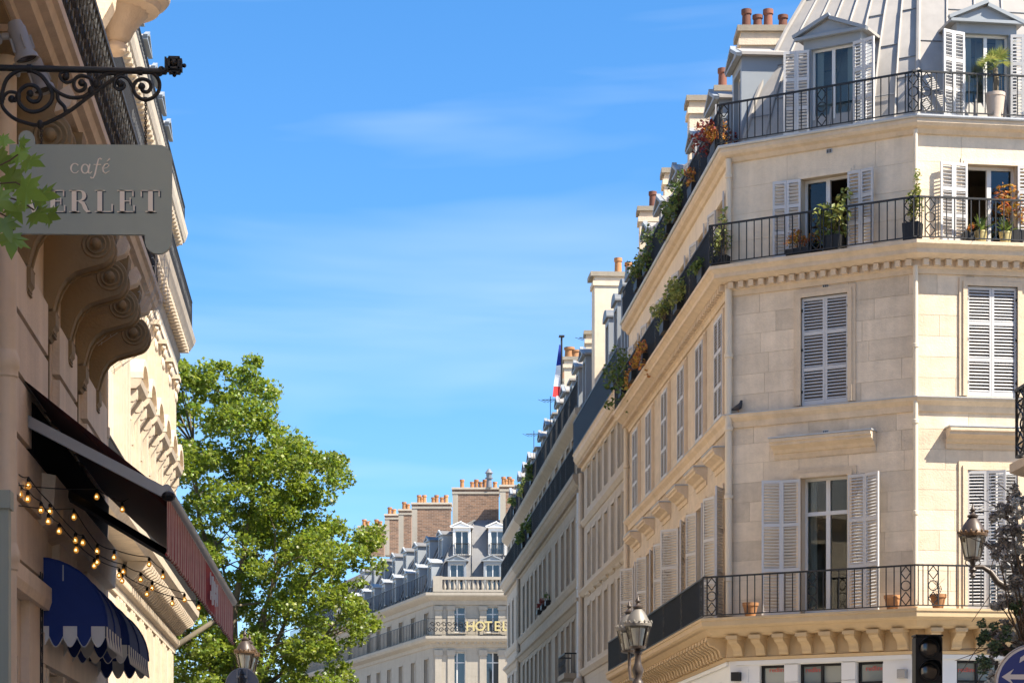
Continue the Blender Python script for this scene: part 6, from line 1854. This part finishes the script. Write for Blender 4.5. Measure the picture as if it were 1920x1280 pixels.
for u, f, lab in ((1407, fC, 'terracotta pot near the left end of the lower balcony'), (1673, fC, 'empty terracotta pot near the right shutter on the lower balcony'), (1759, fR_, 'terracotta pot with dry stalks on the sunlit lower balcony')):
    s_ = on(f, u, .42)
    t = thing('flower_pot', lab, 'flower pot', f.T(s_, -.42, SLAB1).translation, 'terracotta pots on the lower balcony')
    obj('pot_body', MB().lathe([(.10, 0), (.15, .22), (.165, .225), (.17, .29), (.15, .29), (.14, .2)], 20), 'terra', t, f.T(s_, -.42, SLAB1), smooth=40)
    obj('soil', MB().lathe([(.142, .24), (.001, .25)], 16, caps=False), 'twig', t, f.T(s_, -.42, SLAB1))
    if u == 1759:
        mb = MB(); g = random.Random(2)
        for k in range(9): mb.tube([(0, 0, .24), (g.uniform(-.1, .1), g.uniform(-.1, .1), .4), (g.uniform(-.25, .25), g.uniform(-.1, .1), g.uniform(.45, .62))], .004, 4)
        obj('stalks', mb, 'twig', t, f.T(s_, -.42, SLAB1), kind='stuff')
side = [(fS, 1322, SLAB3, .34, 260, .10, (1.0, .3, .5), 'shrub', 'trailing green plant on the railing just left of the corner shrub', .3, .4),
        (fS, 1276, SLAB3, .42, 330, .11, (1.3, .4, .7), 'shrub_pale', 'bright feathery bamboo plant leaning over the side balcony', .2, .3),
        (fS, 1250, SLAB3, .42, 300, .11, (1.2, .4, .6), 'shrub_pale', 'second feathery plant further along the side balcony', .2, .3),
        (fS, 1211, SLAB3, .42, 220, .10, (1.6, .3, .6), 'orange_leaf', 'yellowing creeper hanging through the side balcony railing', .7, .2),
        (fS, 1190, SLAB3, .42, 260, .10, (1.6, .3, .7), 'orange_leaf', 'tangle of yellow leaves near the far end of the side balcony', .7, .2),
        (fS, 1171, SLAB3, .42, 420, .12, (1.6, .5, 1.0), 'shrub', 'dense green bush at the far end of the side balcony', .5, .2),
        (fS, 1342, SLAB4, .10, 320, .09, (1.3, .5, .8), 'red_leaf', 'red leaved maple on the roof terrace beside the first dormer', 0, .4),
        (fS, 1347, SLAB4, .15, 180, .09, (.9, .3, .4), 'orange_leaf', 'yellow green grass below the red maple on the roof terrace', .1, .3),
        (fS, 1303, SLAB4, .15, 160, .09, (.9, .3, .4), 'orange_leaf', 'small yellow plant on the roof terrace between two dormers', .1, .3),
        (fS, 1273, SLAB4, .2, 320, .10, (1.4, .35, .9), 'shrub', 'airy green plant trailing over the roof terrace railing', .4, .3),
        (fS, 1256, SLAB4, .2, 240, .10, (1.2, .3, .7), 'shrub', 'straggling green plant lower along the roof terrace railing', .5, .3),
        (fS, 1217, SLAB4, .2, 330, .10, (1.7, .4, .9), 'shrub', 'wispy green plant before the far dormers of the corner building', .3, .3),
        (fS, 1200, SLAB4, .2, 240, .10, (1.5, .3, .7), 'shrub', 'faded green plant at the far end of the roof terrace', .4, .3),
        (f2, 1156, 13.85, .25, 300, .11, (1.6, .4, 1.0), 'shrub', 'grey green bush at the near end of the blue grey railing', .1, .3),
        (f3b, 984, 13.22, .3, 500, .16, (2.2, .6, 1.6), 'shrub', 'large dark bush on the balcony of the dark weathered townhouse', .1, .3),
        (f3b, 996, 13.22, .3, 300, .14, (1.8, .5, 1.4), 'shrub', 'smaller bush beside the large one on the weathered balcony', .2, .3),
        (f3b, 1000, 15.5, .15, 380, .15, (2.4, .5, 1.0), 'shrub', 'rooftop shrubs on the dark weathered townhouse', .1, .3),
        (f3b, 985, 15.5, .15, 380, .15, (2.6, .5, 1.1), 'shrub_pale', 'pale rooftop shrubs toward the far end of the terrace', .1, .3),
        (f4, 968, 15.5, .15, 300, .16, (2.2, .5, 1.0), 'shrub', 'rooftop plants on the narrow pale townhouse', .1, .3)]
for i, (f, u, h, out, n, sz, sp, m_, lab, dr, ph) in enumerate(side):
    if f in (f3b, f4): n, sp = int(n*.6), (sp[0]*.75, sp[1]*.7, sp[2]*.6)
    planter(f, f.uv(u, out=out)[0], -out-.03, h+.02, int(n*1.5), sz*1.05, (sp[0], sp[1]*1.2, sp[2]*1.05), m_, lab, 40+i, pw=.7, pd=.2, ph=.22, droop=dr)
for k, (u, v, m_) in enumerate(((1011, 1140, 'red_leaf'), (1019, 1131, 'red_leaf'), (1027, 1117, 'shrub'))):
    s_, h_ = f3b.uv(u, v, .12)
    planter(f3b, s_, -.12, 9.98, 60, .1, (.45, .2, .35), m_, ['window box of dark red flowers on the weathered facade', 'window box of red flowers nearest the green one', 'green window box on a sill of the weathered facade'][k], 70+k, pw=.6, ph=.18, group='window boxes')

# roof antennas
for (u, v, D, lab) in ((1104, 690, 82, 'spiky television antenna in front of the cream chimney stack'), (1032, 800, 92, 'television antenna above the far dormers'), (1001, 860, 100, 'small television antenna near the rooftop shrubs')):
    antenna(at(u, v, D), lab, 1.2)
